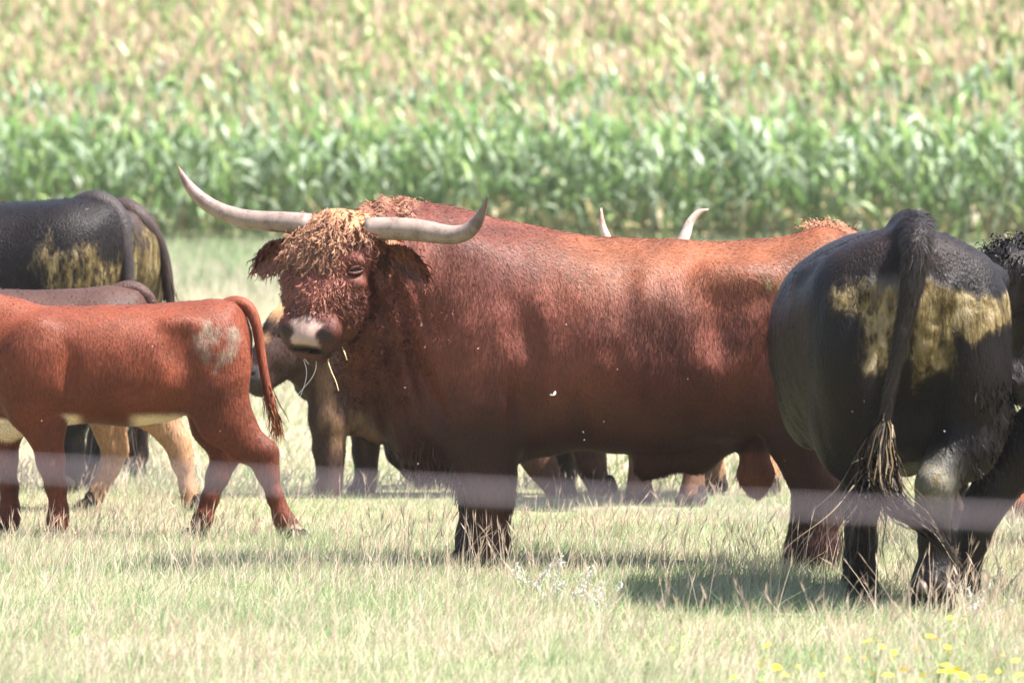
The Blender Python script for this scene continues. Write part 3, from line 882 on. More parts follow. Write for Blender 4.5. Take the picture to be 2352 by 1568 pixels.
# ================================================================== the red bull in the middle
def build_bull():
    d = 29.5
    X = lambda dx: wx(dx, d)
    Zz = lambda dy: wz(dy, d)
    px = 1 / (FD / d)
    an = Animal('bull', 'huge shaggy red-brown bull with long curved horns looking at the camera', 'bull', (X(1450), d, 0))
    F = Field((X(640), d - .98, -.06), (X(2040), d + .62, 1.62), .0115)
    sec = [(805, 560, 760, .10), (830, 508, 820, .17), (860, 488, 900, .23), (900, 476, 1030, .28), (950, 470, 1080, .34), (1000, 482, 1098, .40), (1060, 497, 1104, .445),
           (1120, 502, 1092, .465), (1180, 511, 1066, .475), (1250, 524, 1046, .485), (1350, 541, 1036, .49), (1450, 549, 1040, .485), (1550, 553, 1040, .47),
           (1650, 553, 1012, .44), (1750, 549, 975, .41), (1810, 541, 930, .385), (1850, 528, 900, .36), (1885, 515, 870, .33), (1920, 520, 840, .28), (1955, 545, 800, .21), (1985, 590, 750, .12), (2002, 650, 700, .04)]
    F.frame(Mframe((0, d, 0), (1, 0, 0), (0, 1, 0), (0, 0, 1)))
    F.loft([(X(a), Zz(b), Zz(c), w) for a, b, c, w in sec], .08, 2.25, .52)
    for q in (-1, 1):
        F.ell((X(1045), q*.30, Zz(760)), (.25, .13, .40), .12)                       # shoulder
        F.ell((X(1085), q*.28, Zz(930)), (.17, .13, .22), .10)                       # upper arm
        F.ell((X(1835), q*.235, Zz(775)), (.27, .15, .34), .12)                      # thigh
        F.ell((X(1850), q*.25, Zz(910)), (.19, .12, .22), .10)
        F.ell((X(1690), q*.33, Zz(640)), (.14, .06, .06), .10)                       # hip
    def leg(pts, y, k=.06): F.limb([(X(a), y, Zz(b), r, sy) for a, b, r, sy in pts], k)
    fr = [(1090, 930, .155, .8), (1112, 1030, .125, .85), (1125, 1100, .095, .95), (1128, 1150, .078, 1), (1124, 1205, .062, 1), (1122, 1245, .076, 1), (1116, 1288, .086, 1)]
    leg(fr, -.27); leg([(a - 26, b, r, s_) for a, b, r, s_ in fr], .27)
    hr = [(1838, 900, .20, .7), (1848, 990, .16, .75), (1868, 1065, .118, .85), (1882, 1110, .105, .9), (1872, 1165, .090, .95), (1864, 1220, .084, 1), (1862, 1255, .100, 1), (1856, 1288, .108, 1)]
    leg(hr, -.25); leg([(a + 14, b, r, s_) for a, b, r, s_ in hr], .25)
    F.limb([(X(1690), 0, Zz(985), .07), (X(1600), 0, Zz(1035), .075), (X(1500), 0, Zz(1058), .055), (X(1478), 0, Zz(1080), .03)], .08)      # sheath
    F.limb([(X(1730), .02, Zz(960), .05), (X(1733), .02, Zz(1040), .055), (X(1737), .02, Zz(1092), .073), (X(1740), .02, Zz(1118), .04)], .03)  # scrotum
    F.ell((X(1690), 0, Zz(945)), (.10, .30, .10), .12)
    F.frame(None)
    # shoulder blade, flank hollow and the groove behind the elbow
    F.ell((X(1195), d - .535, Zz(730)), (.045, .07, .24), .08, 's', [[.97, 0, -.24], [0, 1, 0], [.24, 0, .97]])
    F.ell((X(965), d - .43, Zz(850)), (.035, .07, .22), .07, 's', [[.9, 0, -.43], [0, 1, 0], [.43, 0, .9]])
    F.ell((X(1735), d - .46, Zz(850)), (.035, .08, .24), .07, 's', [[.93, 0, .36], [0, 1, 0], [-.36, 0, .93]])
    F.ell((X(1650), d - .475, Zz(745)), (.06, .06, .12), .08, 's')
    F.ell((X(1190), d - .475, Zz(950)), (.035, .07, .16), .06, 's')
    F.ell((X(1610), d - .42, Zz(975)), (.13, .07, .06), .07, 's')
    # head and neck
    hy = d - .54
    HM = head_frame((X(783), hy + .04, Zz(492)), (X(722), hy - .10, Zz(806)), (-.36, -.93, .1))
    HM_S = np.linalg.norm(HM[:3, 0])
    F.limb([(X(985), d - .04, Zz(665), .335, .9), (X(900), d - .16, Zz(645), .285, .9), (X(830), d - .36, Zz(600), .21, .9)], .10)
    F.limb([(X(960), d - .06, Zz(880), .26, .8), (X(890), d - .14, Zz(830), .20, .7), (X(850), d - .36, Zz(740), .13, .7)], .10)
    head_masses(F, HM, True, 1.12)
    F.frame(HM)
    for q in (-1, 1):
        F.ell((q*.105, -.06, -.27), (.06, .10, .13), .05)      # heavy cheeks
        F.ell((q*.085, -.10, -.36), (.05, .08, .10), .05)
        F.ell((q*.11, -.01, -.13), (.06, .05, .09), .05)
    for q in (-1, 1):
        F.ell((q*.135, .040, -.215), (.030, .018, .020), .02, 's')   # eye socket under a heavy brow
        F.ell((q*.12, .040, -.180), (.045, .016, .014), .02)
        F.ell((q*.132, .010, -.262), (.035, .03, .022), .03)
        F.ell((q*.078, .085, -.486), (.024, .045, .017), .010, 's')  # nostrils
        F.ell((q*.088, .062, -.470), (.020, .020, .012), .015)
    F.ell((0, .055, -.537), (.075, .05, .008), .012, 's')            # mouth
    F.ell((.075, .045, -.455), (.05, .045, .055), .03)          # heavy upper lip
    F.ell((-.075, .045, -.455), (.05, .045, .055), .03)
    F.frame(None)
    F.noise(.008, 7.0, 3.0)
    # loose folds of skin on the neck
    Xg, Yg, Zg = np.meshgrid(*F.ax, indexing='ij')
    m = np.abs(F.F) < .06
    P = np.stack([Xg[m], Yg[m], Zg[m]], 1)
    k = sstep(X(1010), X(930), P[:, 0]) * sstep(X(830), X(880), P[:, 0])
    F.F[m] += (.010 * np.sin((P[:, 0] + .25 * P[:, 2]) * 70 + 4 * fbm(P * 4, 2)) * k).astype(np.float32)
    k2 = sstep(X(1250), X(1350), P[:, 0]) * sstep(X(1750), X(1650), P[:, 0]) * sstep(Zz(930), Zz(850), P[:, 2])
    F.F[m] += (.012 * (fbm(P * np.array([9, 3, 4.5]), 2) - .5) * 2 * k2).astype(np.float32)
    V, Q = F.mesh(); N = vert_normals(V, Q)
    L = to_l(HM, V)
    # coat colours, with some light and shade painted in
    C = np.zeros((len(V), 4))
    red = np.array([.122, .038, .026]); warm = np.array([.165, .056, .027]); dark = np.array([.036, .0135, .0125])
    C[:, :3] = red
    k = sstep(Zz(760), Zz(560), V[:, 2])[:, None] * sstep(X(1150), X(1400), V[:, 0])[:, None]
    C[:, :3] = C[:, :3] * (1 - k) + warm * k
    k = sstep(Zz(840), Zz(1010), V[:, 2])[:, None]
    C[:, :3] = C[:, :3] * (1 - k) + dark * k  # darker lower coat, deepened to paint in the shade of the flank
    k = (sstep(X(1000), X(900), V[:, 0]) * sstep(Zz(640), Zz(800), V[:, 2]))[:, None] * .35
    C[:, :3] = C[:, :3] * (1 - k) + dark * k
    v = fbm(V * 4 + 2, 3)[:, None]; v2 = fbm(V * np.array([11, 5, 3.2]) + 5, 3)[:, None]; C[:, :3] *= (1 + .8 * (v - .5)) * (1 + .9 * (v2 - .5))
    onhead = (sstep(.26, .2, np.abs(L[:, 0])) * sstep(-.62, -.56, L[:, 2]) * sstep(.12, .05, L[:, 2]) * sstep(-.16, -.08, L[:, 1]))
    pol = (onhead * sstep(-.25, -.14, L[:, 2] + .05 * (v[:, 0] - .5)) * sstep(.09, .13, np.linalg.norm(L - np.array([-.15, .03, -.2]), axis=1)))[:, None]
    C[:, :3] = C[:, :3] * (1 - pol) + np.array([.34, .17, .085]) * pol
    # bare pale nose pad, dark nostril rims
    pw = np.interp(L[:, 2], [-.545, -.525, -.492, -.465, -.44, -.425], [.05, .062, .047, .060, .082, .05])
    ns = sstep(1.08, .82, np.abs(L[:, 0]) / pw + .3 * (fbm(V * 40, 2) - .5)) * sstep(-.428, -.438, L[:, 2] - .012 * np.cos(L[:, 0] * 38)) * sstep(-.540, -.530, L[:, 2]) * sstep(.02, .035, L[:, 1])
    rim = np.zeros(len(V))
    for q in (-1, 1): rim = np.maximum(rim, sstep(1.25, .8, np.sqrt(((L[:, 0] - q*.080) / .032) ** 2 + ((L[:, 2] + .488) / .022) ** 2)) * (L[:, 1] > .02))
    mz = sstep(.135, .10, np.linalg.norm((L - np.array([0, .04, -.50])), axis=1))
    C[:, :3] = C[:, :3] * (1 - .55 * mz[:, None]) + np.array([.06, .025, .022]) * .55 * mz[:, None]
    C[:, :3] = C[:, :3] * (1 - ns[:, None]) + (np.array([.37, .255, .22]) * (1 - .35 * sstep(.5, .75, fbm(V * 30, 3)))[:, None]) * ns[:, None]
    lipd = (sstep(.014, .006, np.abs(L[:, 2] + .538)) * (L[:, 1] > -.02) * sstep(.11, .09, np.abs(L[:, 0])))[:, None] * .8
    C[:, :3] = C[:, :3] * (1 - lipd) + np.array([.02, .016, .012]) * lipd  # mouth groove drawn as a dark line, its shade painted in
    C[:, :3] = C[:, :3] * (1 - rim[:, None]) + np.array([.025, .014, .014]) * rim[:, None]
    k = sstep(1.2, .9, np.linalg.norm((V - np.array([X(1738), d + .02, Zz(1095)])) / np.array([.10, .10, .12]), axis=1))[:, None]
    C[:, :3] = C[:, :3] * (1 - k) + np.array([.15, .052, .032]) * k  # scrotum coloured lighter, standing for the sun on it
    # smear of dung on the hip
    C[:, 3] = .55 * np.exp(-((V[:, 0] - X(1790)) / .17) ** 2 - ((V[:, 2] - Zz(652) - .25 * (X(1790) - V[:, 0])) / .05) ** 2) * (V[:, 1] < d)
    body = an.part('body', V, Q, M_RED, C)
    body.data.materials.append(M_NOSE)
    body.data.polygons.foreach_set('material_index', (np.maximum(ns, rim)[Q].mean(1) > .5).astype(np.int32))
    # --- coat
    headm = sstep(.30, .22, np.abs(L[:, 0])) * sstep(-.66, -.6, L[:, 2]) * sstep(.14, .08, L[:, 2]) * (L[:, 1] > -.1)
    neckm = sstep(X(1050), X(940), V[:, 0] + .35 * (fbm(V * 8, 2) - .5)) * (1 - headm) * sstep(Zz(960), Zz(880), V[:, 2])
    coat = np.clip(1 - headm - neckm * .8, 0, 1) * (V[:, 1] < d + .2) * np.where(N[:, 1] < .5, 1, .15)
    legm = sstep(Zz(1060), Zz(1110), V[:, 2])
    def flow(P):
        f = np.zeros((len(P), 3)); f[:, 2] = -1
        f[:, 0] = .25 + .55 * sstep(Zz(700), Zz(560), P[:, 2]) + .3 * sstep(X(1500), X(1800), P[:, 0])
        f[:, 0] *= sstep(Zz(1080), Zz(980), P[:, 2])
        w_ = (fbm(P * 5, 2) - .5)[:, None]; f[:, :1] += 1.6 * w_
        return f
    fur(an, V, Q, N, C, 150000, .026, .0036, flow, .16, coat * (1 - legm), .2, (.76, 1.24))
    fur(an, V, Q, N, C, 16000, .032, .0045, lambda P: np.tile(np.array([.0, 0, -1.0]), (len(P), 1)), .22, coat * legm, .25, (.6, 1.35), name='leg_hair')
    ln = N.copy()
    # --- curls on the neck
    P, Nn, Cc = sample(V, Q, N, C, 5200, neckm * (V[:, 1] < d + .05) * (N[:, 1] < .3))
    dn = np.array([.1, 0, -1]) + rng.normal(0, .5, P.shape)
    locks(an, 'neck_curls', P, Nn, Cc[:, :3] * 1.4, .032, .0026, dn, .006, 1.5, .05, 6, .02, clump=(4, .003))
    # --- crest of hair on top of the neck
    cm = sstep(X(985), X(940), V[:, 0]) * sstep(X(840), X(865), V[:, 0]) * sstep(Zz(520), Zz(480), V[:, 2]) * (1 - headm)
    P, Nn, Cc = sample(V, Q, N, C, 800, cm)
    dn = np.array([-.75, -.1, .30]) + rng.normal(0, .35, P.shape)
    locks(an, 'crest_hair', P, Nn, np.tile(np.array([.19, .080, .048]), (len(P), 1)), .050, .0024, dn, .007, 1.4, .08, 8, .2, clump=(5, .003))
    # --- face: long tan curls on the poll, red waves below
    Lz = L[:, 2] + .06 * (fbm(V * 9, 2) - .5)
    tm = sstep(.085, .115, np.linalg.norm((L - np.array([-.15, .03, -.19])) * np.array([.9, 1, 1]), axis=1)) * (L[:, 1] > -.13) * sstep(-.27, -.21, Lz - .42 * np.abs(L[:, 0])) * sstep(.16, .1, L[:, 2]) * sstep(.19, .14, np.abs(L[:, 0] + .01)) * sstep(X(905), X(885), V[:, 0])
    P, Nn, Cc = sample(V, Q, N, C, 2400, tm)
    PL = to_l(HM, P)
    fdir = HM[:3, :3] / np.linalg.norm(HM[:3, 0])
    out = np.stack([PL[:, 0] * 4, .25 + 0 * PL[:, 0], -1.0 + 0 * PL[:, 0]], 1) + rng.normal(0, .35, PL.shape)
    tan = np.array([.40, .21, .125]) + (np.array([.28, .125, .075]) - np.array([.40, .21, .125])) * rng.random((len(P), 1))
    tan = tan * np.interp(PL[:, 2], [-.24, -.1], [.72, 1.0])[:, None]
    locks(an, 'forehead_curls', P, Nn, tan, .055, .0024, out @ fdir.T, .0075, 1.7, .12, 9, .04, clump=(5, .0030))
    fm = (L[:, 1] > -.16) * sstep(-.20, -.235, Lz - .42 * np.abs(L[:, 0])) * sstep(-.43, -.39, L[:, 2]) * headm
    eyem = sstep(.05, .075, np.linalg.norm(L - np.array([-.145, .03, -.215]), axis=1))
    P, Nn, Cc = sample(V, Q, N, C, 3200, fm * eyem)
    PL = to_l(HM, P)
    out = np.stack([PL[:, 0] * 6, .1 + 0 * PL[:, 0], -1.0 + 0 * PL[:, 0]], 1) + rng.normal(0, .4, PL.shape)
    cc = np.array([.25, .095, .064]) * (1 + .5 * (fbm(P * 14, 2)[:, None] - .3))
    locks(an, 'face_hair', P, Nn, cc, .028, .0022, out @ fdir.T, .004, 1.2, .05, 6, .02, clump=(4, .0025))
    mm = headm * np.maximum(sstep(-.40, -.43, L[:, 2]), 1 - eyem) * (1 - ns) * (1 - rim)
    fur(an, V, Q, N, C, 8000, .016, .003, lambda P: np.tile(np.array([-.2, 0, -1.0]), (len(P), 1)), .2, mm, .3, (.6, 1.4), name='muzzle_hair')
    # brisket fringe
    bm = sstep(X(1080), X(1040), V[:, 0]) * sstep(Zz(990), Zz(1050), V[:, 2]) * sstep(.2, -.3, N[:, 2])
    P, Nn, Cc = sample(V, Q, N, C, 500, bm)
    locks(an, 'brisket_hair', P, Nn, Cc[:, :3], .05, .006, np.array([.1, 0, -1]) + rng.normal(0, .3, P.shape), .004, .8, .1, 5, .2)
    # --- eyes, half closed under heavy lids
    for q in (-1, 1):
        ec = np.array([q * .126, .026, -.215]); er = .022
        cw = to_w(HM, ec)[0]; rw = er * HM_S
        Fe = Field(cw - rw * 1.4, cw + rw * 1.4, rw / 6); Fe.ell(cw, (rw, rw, rw), .001)
        ve, qe = Fe.mesh(); an.part('eye', ve, qe, M_EYE)
        a = np.linspace(-1, 1, 11)
        for zo, rr, cc in ((.0135, .0065, (.10, .036, .027)), (-.0125, .0045, (.09, .034, .026))):
            lx = a * .030; lz = zo * (1 - a ** 2) + .010 * a * q; ly = .024 * np.sqrt(np.clip(1 - (a * .86) ** 2, 0, 1)) - .002
            dr = np.array([q * .45, .89])                                        # the eye looks out sideways
            lid = ec + np.stack([dr[1] * lx + dr[0] * ly, -dr[0] * lx + dr[1] * ly, lz], 1)
            an.tube('eyelid', to_w(HM, lid), (rr * np.sqrt(np.clip(1 - .8 * a ** 2, 0, 1)) + .001) * HM_S, M_RED, np.tile(np.array(cc), (11, 1)), 10)
    # --- horns
    c2 = lambda cx, cy: (564.5 * 0 + (400 + cx / 2.613) * .9408, (350 + cy / 2.613) * .9408)
    def path(lst, y0, y1):
        out = []
        for i, (cx, cy, th) in enumerate(lst):
            a, b = c2(cx, cy); yy = y0 + (y1 - y0) * i / (len(lst) - 1)
            out.append((wx(a, yy), yy, wz(b, yy), th / 2.613 * .9408 / (FD / yy) * .5))
        return np.array(out)
    A = path([(930, 520, 150), (830, 508, 140), (720, 500, 134), (600, 492, 126), (500, 478, 120), (400, 447, 110), (310, 405, 100), (230, 347, 88), (165, 275, 68), (122, 210, 44), (104, 172, 24), (94, 148, 5)], hy + .05, hy + .25)
    make_horn(an, A[:, :3], A[:, 3], (.21, .12, .11), (.20, .15, .13))
    B = path([(1300, 545, 150), (1400, 543, 148), (1500, 546, 148), (1600, 552, 146), (1700, 566, 138), (1800, 582, 126), (1880, 580, 116), (1945, 555, 104), (1995, 505, 82), (2028, 445, 56), (2052, 385, 32), (2068, 332, 5)], hy - .02, hy - .26)
    make_horn(an, B[:, :3], B[:, 3], (.12, .08, .07), (.215, .165, .14))
    # --- ears hang below the horns
    make_ear(an, (X(690), hy + .10, Zz(562)), (X(592), hy + .14, Zz(590)), (-.2, -1, -.35), .13, (.28, .115, .08), M_RED, (.22, .10, .08), (.038, 520), droop=.25)
    make_ear(an, (X(885), hy - .02, Zz(575)), (X(980), hy - .06, Zz(600)), (.1, -1, -.45), .13, (.19, .07, .045), M_RED, (.12, .045, .035), (.042, 520), droop=.3)
    # --- tail, mostly behind the black cow
    make_tail(an, [(X(1880), d, Zz(560)), (X(1925), d, Zz(545)), (X(1978), d, Zz(575)), (X(2012), d, Zz(680)), (X(2010), d, Zz(850)), (X(1985), d, Zz(1010)), (X(1962), d - .02, Zz(1110))],
              [.04, .05, .045, .036, .03, .022, .018], (.19, .065, .035), (.13, .055, .035), mat=M_RED, swn=240, swlen=.26, swidth=.008, amp=.016)
    P0 = np.array([X(1895), d, Zz(519)]) + rng.normal(0, 1, (300, 3)) * np.array([.05, .04, .010])
    locks(an, 'tail_head_hair', P0, np.tile(np.array([0, -.4, .9]), (300, 1)), np.tile(np.array([.19, .075, .038]), (300, 1)), .028, .004, np.array([-.3, 0, .4]) + rng.normal(0, .4, (300, 3)), .006, .8, .2, 6, .1)
    for a, y in ((1118, -.27), (1092, .27), (1858, -.25), (1872, .25)): make_hoof(an, (X(a), d + y, 0), (-1, 0), 1.45)
    return an
build_bull()

# ================================================================== red calf walking out on the left
def build_red_calf():
    d = 31.6
    X = lambda dx: wx(dx, d)
    Zz = lambda dy: wz(dy, d)
    an = Animal('calf', 'bright red calf with a dirty hip walking left, its head out of the picture', 'calf', (X(300), d, 0))
    F = Field((X(-330), d - .4, -.05), (X(720), d + .4, 1.3), .0115)
    F.frame(Mframe((0, d, 0), (1, 0, 0), (0, 1, 0), (0, 0, 1)))
    sec = [(-75, 770, 890, .06), (-50, 742, 925, .12), (0, 716, 955, .18), (60, 706, 975, .225), (130, 703, 978, .25), (210, 702, 972, .27), (300, 700, 978, .28), (380, 696, 968, .27),
           (440, 691, 945, .25), (490, 687, 915, .22), (530, 688, 880, .175), (560, 712, 850, .11), (578, 760, 820, .03)]
    F.loft([(X(a), Zz(b), Zz(c), w) for a, b, c, w in sec], .06, 2.3, .5)
    for q in (-1, 1):
        F.ell((X(88), q*.185, Zz(835)), (.13, .075, .20), .07); F.ell((X(70), q*.15, Zz(930)), (.10, .07, .12), .06)
        F.ell((X(500), q*.135, Zz(830)), (.15, .10, .20), .06)
        F.ell((X(420), q*.20, Zz(745)), (.07, .03, .03), .06)
    L = lambda pts, y, k=.045: F.limb([(X(a), y, Zz(b), r, sy) for a, b, r, sy in pts], k)
    L([(492, 890, .165, .6), (520, 960, .118, .6), (566, 1016, .080, .65), (606, 1040, .060, .75), (616, 1082, .043, .8), (634, 1140, .031, .9), (650, 1182, .037, 1), (664, 1208, .041, 1), (675, 1230, .04, 1)], -.14)
    L([(478, 900, .15, .6), (492, 980, .10, .65), (514, 1046, .064, .7), (497, 1096, .043, .8), (478, 1150, .032, .9), (462, 1196, .039, 1), (450, 1230, .042, 1)], .13)
    L([(92, 900, .115, .65), (108, 980, .084, .7), (120, 1054, .056, .85), (132, 1115, .038, .95), (138, 1165, .036, .95), (136, 1195, .042, 1), (128, 1232, .042, 1)], -.13)
    L([(30, 930, .10, .65), (8, 990, .070, .75), (6, 1060, .050, .85), (14, 1120, .036, .95), (16, 1170, .034, .95), (14, 1200, .04, 1), (6, 1232, .042, 1)], .13)
    F.ell((X(28), .02, Zz(965)), (.10, .06, .085), .05)                            # pale brisket
    F.limb([(X(10), 0, Zz(770), .17, .7), (X(-90), 0, Zz(720), .13, .7), (X(-160), 0, Zz(690), .11, .75)], .07)
    F.frame(None)
    HM = head_frame((X(-170), d, Zz(655)), (X(-245), d, Zz(830)), (-.9, 0, .4))
    head_masses(F, HM)
    F.ell((X(455), d - .29, Zz(900)), (.05, .05, .09), .05, 's')
    F.ell((X(168), d - .29, Zz(870)), (.022, .055, .15), .06, 's')
    F.ell((X(420), d - .275, Zz(800)), (.05, .04, .12), .07, 's')
    F.noise(.006, 8.0, 5.0)
    V, Q = F.mesh(); N = vert_normals(V, Q)
    C = np.zeros((len(V), 4)); C[:, :3] = np.array([.138, .0345, .017])
    v = fbm(V * 4.5, 3)[:, None]; C[:, :3] *= 1 + .5 * (v - .5)
    dk = sstep(Zz(840), Zz(980), V[:, 2])[:, None] * .3; C[:, :3] *= 1 - dk  # lower body darkened in colour to stand for its shade
    wb = (sstep(-.25, -.6, N[:, 2]) * np.maximum(sstep(X(290), X(330), V[:, 0]), sstep(X(200), X(170), V[:, 0])) * sstep(X(130), X(160), V[:, 0]) * sstep(X(440), X(400), V[:, 0]) * sstep(Zz(940), Zz(960), V[:, 2]) * (V[:, 2] > Zz(1000)))[:, None]
    br = sstep(1.15, .85, np.linalg.norm((V - np.array([X(30), d + .02, Zz(985)])) / np.array([.13, .10, .075]), axis=1))[:, None] * (V[:, 1:2] > d - .07) * (V[:, 2:3] < Zz(952))
    hw_ = sstep(X(660), X(672), V[:, 0])[:, None] * sstep(Zz(1195), Zz(1210), V[:, 2])[:, None]
    w_ = np.maximum.reduce([wb, br, hw_ * .8]); C[:, :3] = C[:, :3] * (1 - w_) + np.array([.62, .50, .38]) * w_
    gm = np.zeros(len(V))
    for (ax_, az_, rx_, rz_) in ((480, 775, .10, .075), (536, 782, .055, .09), (505, 815, .09, .05)):
        gm = np.maximum(gm, np.exp(-((V[:, 0] - X(ax_)) / rx_) ** 2 - ((V[:, 2] - Zz(az_)) / rz_) ** 2) * (V[:, 1] < d - .02))
    gm = sstep(.40, .95, gm + 2.0 * (fbm(V * np.array([26, 26, 17]), 4) - .5))
    C[:, :3] = C[:, :3] * (1 - .5 * gm[:, None]) + np.array([.17, .155, .125]) * .5 * gm[:, None]
    C[:, 3] = .30 * gm
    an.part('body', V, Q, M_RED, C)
    def flow(P):
        f = np.zeros((len(P), 3)); f[:, 2] = -1; f[:, 0] = .55 * sstep(Zz(1000), Zz(900), P[:, 2]) + .4 * sstep(Zz(800), Zz(700), P[:, 2])
        f[:, 0] += 1.2 * (fbm(P * 5, 2) - .5); return f
    vis = np.where(N[:, 1] < .5, 1, .1) * (V[:, 0] > X(-40))
    fur(an, V, Q, N, C, 60000, .020, .0034, flow, .16, vis, .2, (.78, 1.22))
    make_tail(an, [(X(490), d, Zz(722)), (X(532), d, Zz(698)), (X(568), d - .02, Zz(704)), (X(588), d - .03, Zz(742)), (X(598), d - .03, Zz(800)), (X(608), d - .03, Zz(860)), (X(620), d - .03, Zz(915)), (X(632), d - .03, Zz(955))],
              [.028, .036, .030, .025, .022, .020, .019, .015], (.15, .037, .018), (.27, .125, .06), mat=M_RED, swn=170, swlen=.11, swdir=(.2, 0, -1), amp=.006, spread=.14, swidth=.006)
    for a, y, m in ((684, -.14, 1), (448, .13, 0), (124, -.13, 0), (2, .13, 0)): make_hoof(an, (X(a) - .01, d + y, .01 if a == 684 else 0), (1, -.2) if a == 684 else (-1, 0), .85)
    head_only(an, HM, (.28, .07, .03))
    return an
def head_only(an, HM, col, mat=None):
    for q in (-1, 1): make_eye(an, HM, q)
    for q in (-1, 1):
        make_ear(an, to_w(HM, (q*.105, -.08, -.055))[0], to_w(HM, (q*.27, -.10, -.10))[0], HM[:3, 1] / np.linalg.norm(HM[:3, 1]), .09, col, mat or M_RED, hair=(.03, 80))
build_red_calf()

# ================================================================== black cow seen from behind on the right
def build_black_cow():
    d = 26.5
    k = FD / d
    s2 = .9408
    cx = wx(2225 * s2, d)
    xw = lambda sx: (sx - 2225) / (k / s2)                        # lateral offset from picture column (photo px)
    zz = lambda sy: wz(sy * s2, d)
    an = Animal('cow', 'black cow seen from behind, its rump smeared with dried dung', 'cow', (cx, d, 0))
    F = Field((cx - .66, d - .35, -.06), (cx + .62, d + 2.85, 1.60), .0128)
    M = Mframe((cx, d, 0), (0.015, -1, 0), (1, .015, 0), (0, 0, 1)); M[:3, 0] /= np.linalg.norm(M[:3, 0]); M[:3, 1] /= np.linalg.norm(M[:3, 1])
    F.frame(M)
    sec = [(.07, 1.26, 1.05, .05), (.03, 1.37, .93, .18), (-.04, 1.425, .84, .29), (-.14, 1.44, .74, .355), (-.30, 1.435, .63, .405), (-.50, 1.42, .55, .435), (-.80, 1.40, .48, .455), (-1.10, 1.39, .47, .45),
           (-1.40, 1.41, .50, .43), (-1.65, 1.41, .57, .35), (-1.82, 1.34, .65, .25), (-1.95, 1.18, .78, .08)]
    off = [0, 0, 0, -.005, -.01, -.015, -.02, -.02, -.02, -.02, -.02, -.02]
    F.loft([(a, b, c, w, o) for (a, b, c, w), o in zip(sec, off)], .06, 2.05, .44)
    F.limb([(-.5, 0, 1.41, .05), (-.2, 0, 1.435, .055), (-.02, 0, 1.425, .06)], .06)
    for q in (-1, 1):
        F.ell((-.16, q*.225, .98), (.24, .165, .36), .07)                       # buttock / thigh
        F.ell((-.22, q*.22, .74), (.20, .145, .25), .07)
        F.ell((.0, q*.135, 1.20), (.075, .06, .085), .05)                      # pin bone
        F.ell((-.47, q*.345, 1.24), (.09, .055, .05), .07)                     # hook bone
        F.ell((-1.45, q*.30, .90), (.22, .13, .34), .09)
    # right hind leg, dirty hock towards the midline; left hind leg a step ahead
    r = lambda pts: F.limb(pts, .04)
    r([(-.20, .25, .74, .17, .9), (-.10, .205, .62, .12, 1), (-.035, .13, .545, .082, 1), (.015, .090, .485, .066, 1), (-.01, .085, .41, .058, 1), (-.03, .088, .27, .048, 1.05), (-.02, .085, .15, .058, 1.1), (-.01, .082, .10, .068, 1.1), (-.03, .085, .035, .070, 1.1)])
    r([(-.30, -.21, .72, .17, .9), (-.36, -.18, .60, .12, .9), (-.42, -.15, .50, .08, .9), (-.46, -.142, .40, .062, .9), (-.52, -.14, .24, .046, 1), (-.56, -.14, .12, .050, 1), (-.60, -.14, .04, .050, 1)])
    F.ell((-.28, 0, .68), (.16, .17, .13), .10)                                # udder, dark in the shade
    r(leg_chain('f', -1.45, -.10, 0, 1.05, 1.1)); r(leg_chain('f', -1.35, .24, .1, 1.05, 1.1))
    # head and neck, hidden on the far side
    F.limb([(-1.7, 0, 1.1, .27, .8), (-1.95, .0, 1.02, .2, .8), (-2.15, .02, .9, .14, .9)], .1)
    F.ell((.02, .0, 1.02), (.05, .05, .11), .04)                                # vulva
    F.ell((.10, 0, .86), (.09, .028, .22), .06, 's')                            # cleft between the thighs
    F.frame(None)
    HM = head_frame(to_w(M, (-2.12, 0, 1.02))[0], to_w(M, (-2.42, .05, .58))[0], (0, .8, .6))
    head_masses(F, HM)
    F.noise(.007, 6.0, 8.0)
    # wrinkles of loose skin above the thigh
    Xg, Yg, Zg = np.meshgrid(*F.ax, indexing='ij'); m = np.abs(F.F) < .05
    P = np.stack([Xg[m], Yg[m], Zg[m]], 1)
    F.F[m] += (.007 * (fbm(P * np.array([15, 15, 3.4]), 3) - .5) * 2 * (.5 + sstep(1.25, 1.0, P[:, 2]))).astype(np.float32)
    V, Q = F.mesh(); N = vert_normals(V, Q); L = to_l(M, V)
    C = np.zeros((len(V), 4)); C[:, :3] = np.array([.0062, .0045, .0048])
    v = fbm(V * 3.5, 3)[:, None]; C[:, :3] *= 1 + .7 * (v - .5)
    top = sstep(1.22, 1.38, L[:, 2])[:, None] * .5; C[:, :3] = C[:, :3] * (1 - top) + np.array([.024, .0155, .0145]) * top  # brownish sheen along the top, painted into the coat colour
    # dung: a band across the rump and streaks down the middle, a dirty hock
    y, z, x = L[:, 1], L[:, 2], L[:, 0]
    rear = sstep(-.35, -.15, x)
    rag = .10 * (fbm(np.stack([y * 9, z * 4, x], 1), 3) - .5)
    zt = z + 1.3 * rag
    bandR = sstep(1.29 - .12 * np.clip(y - .1, 0, 1), 1.20 - .12 * np.clip(y - .1, 0, 1), zt) * sstep(1.02, 1.10, z + 2.2 * rag - .10 * np.clip(y - .2, 0, 1)) * (y > -.02) * sstep(.42, .36, y)
    bandL = sstep(1.28, 1.19, zt) * sstep(1.08, 1.15, z + 1.8 * rag) * (y < .02) * sstep(-.36, -.27, y)
    strR = sstep(.80, .92, z + 2 * rag) * sstep(1.22, 1.12, z) * sstep(-.02, .02, y) * sstep(.20, .11, y + rag)
    strL = sstep(.86, .97, z + 2 * rag) * sstep(1.22, 1.12, z) * sstep(.02, -.02, y) * sstep(-.24, -.13, y + rag)
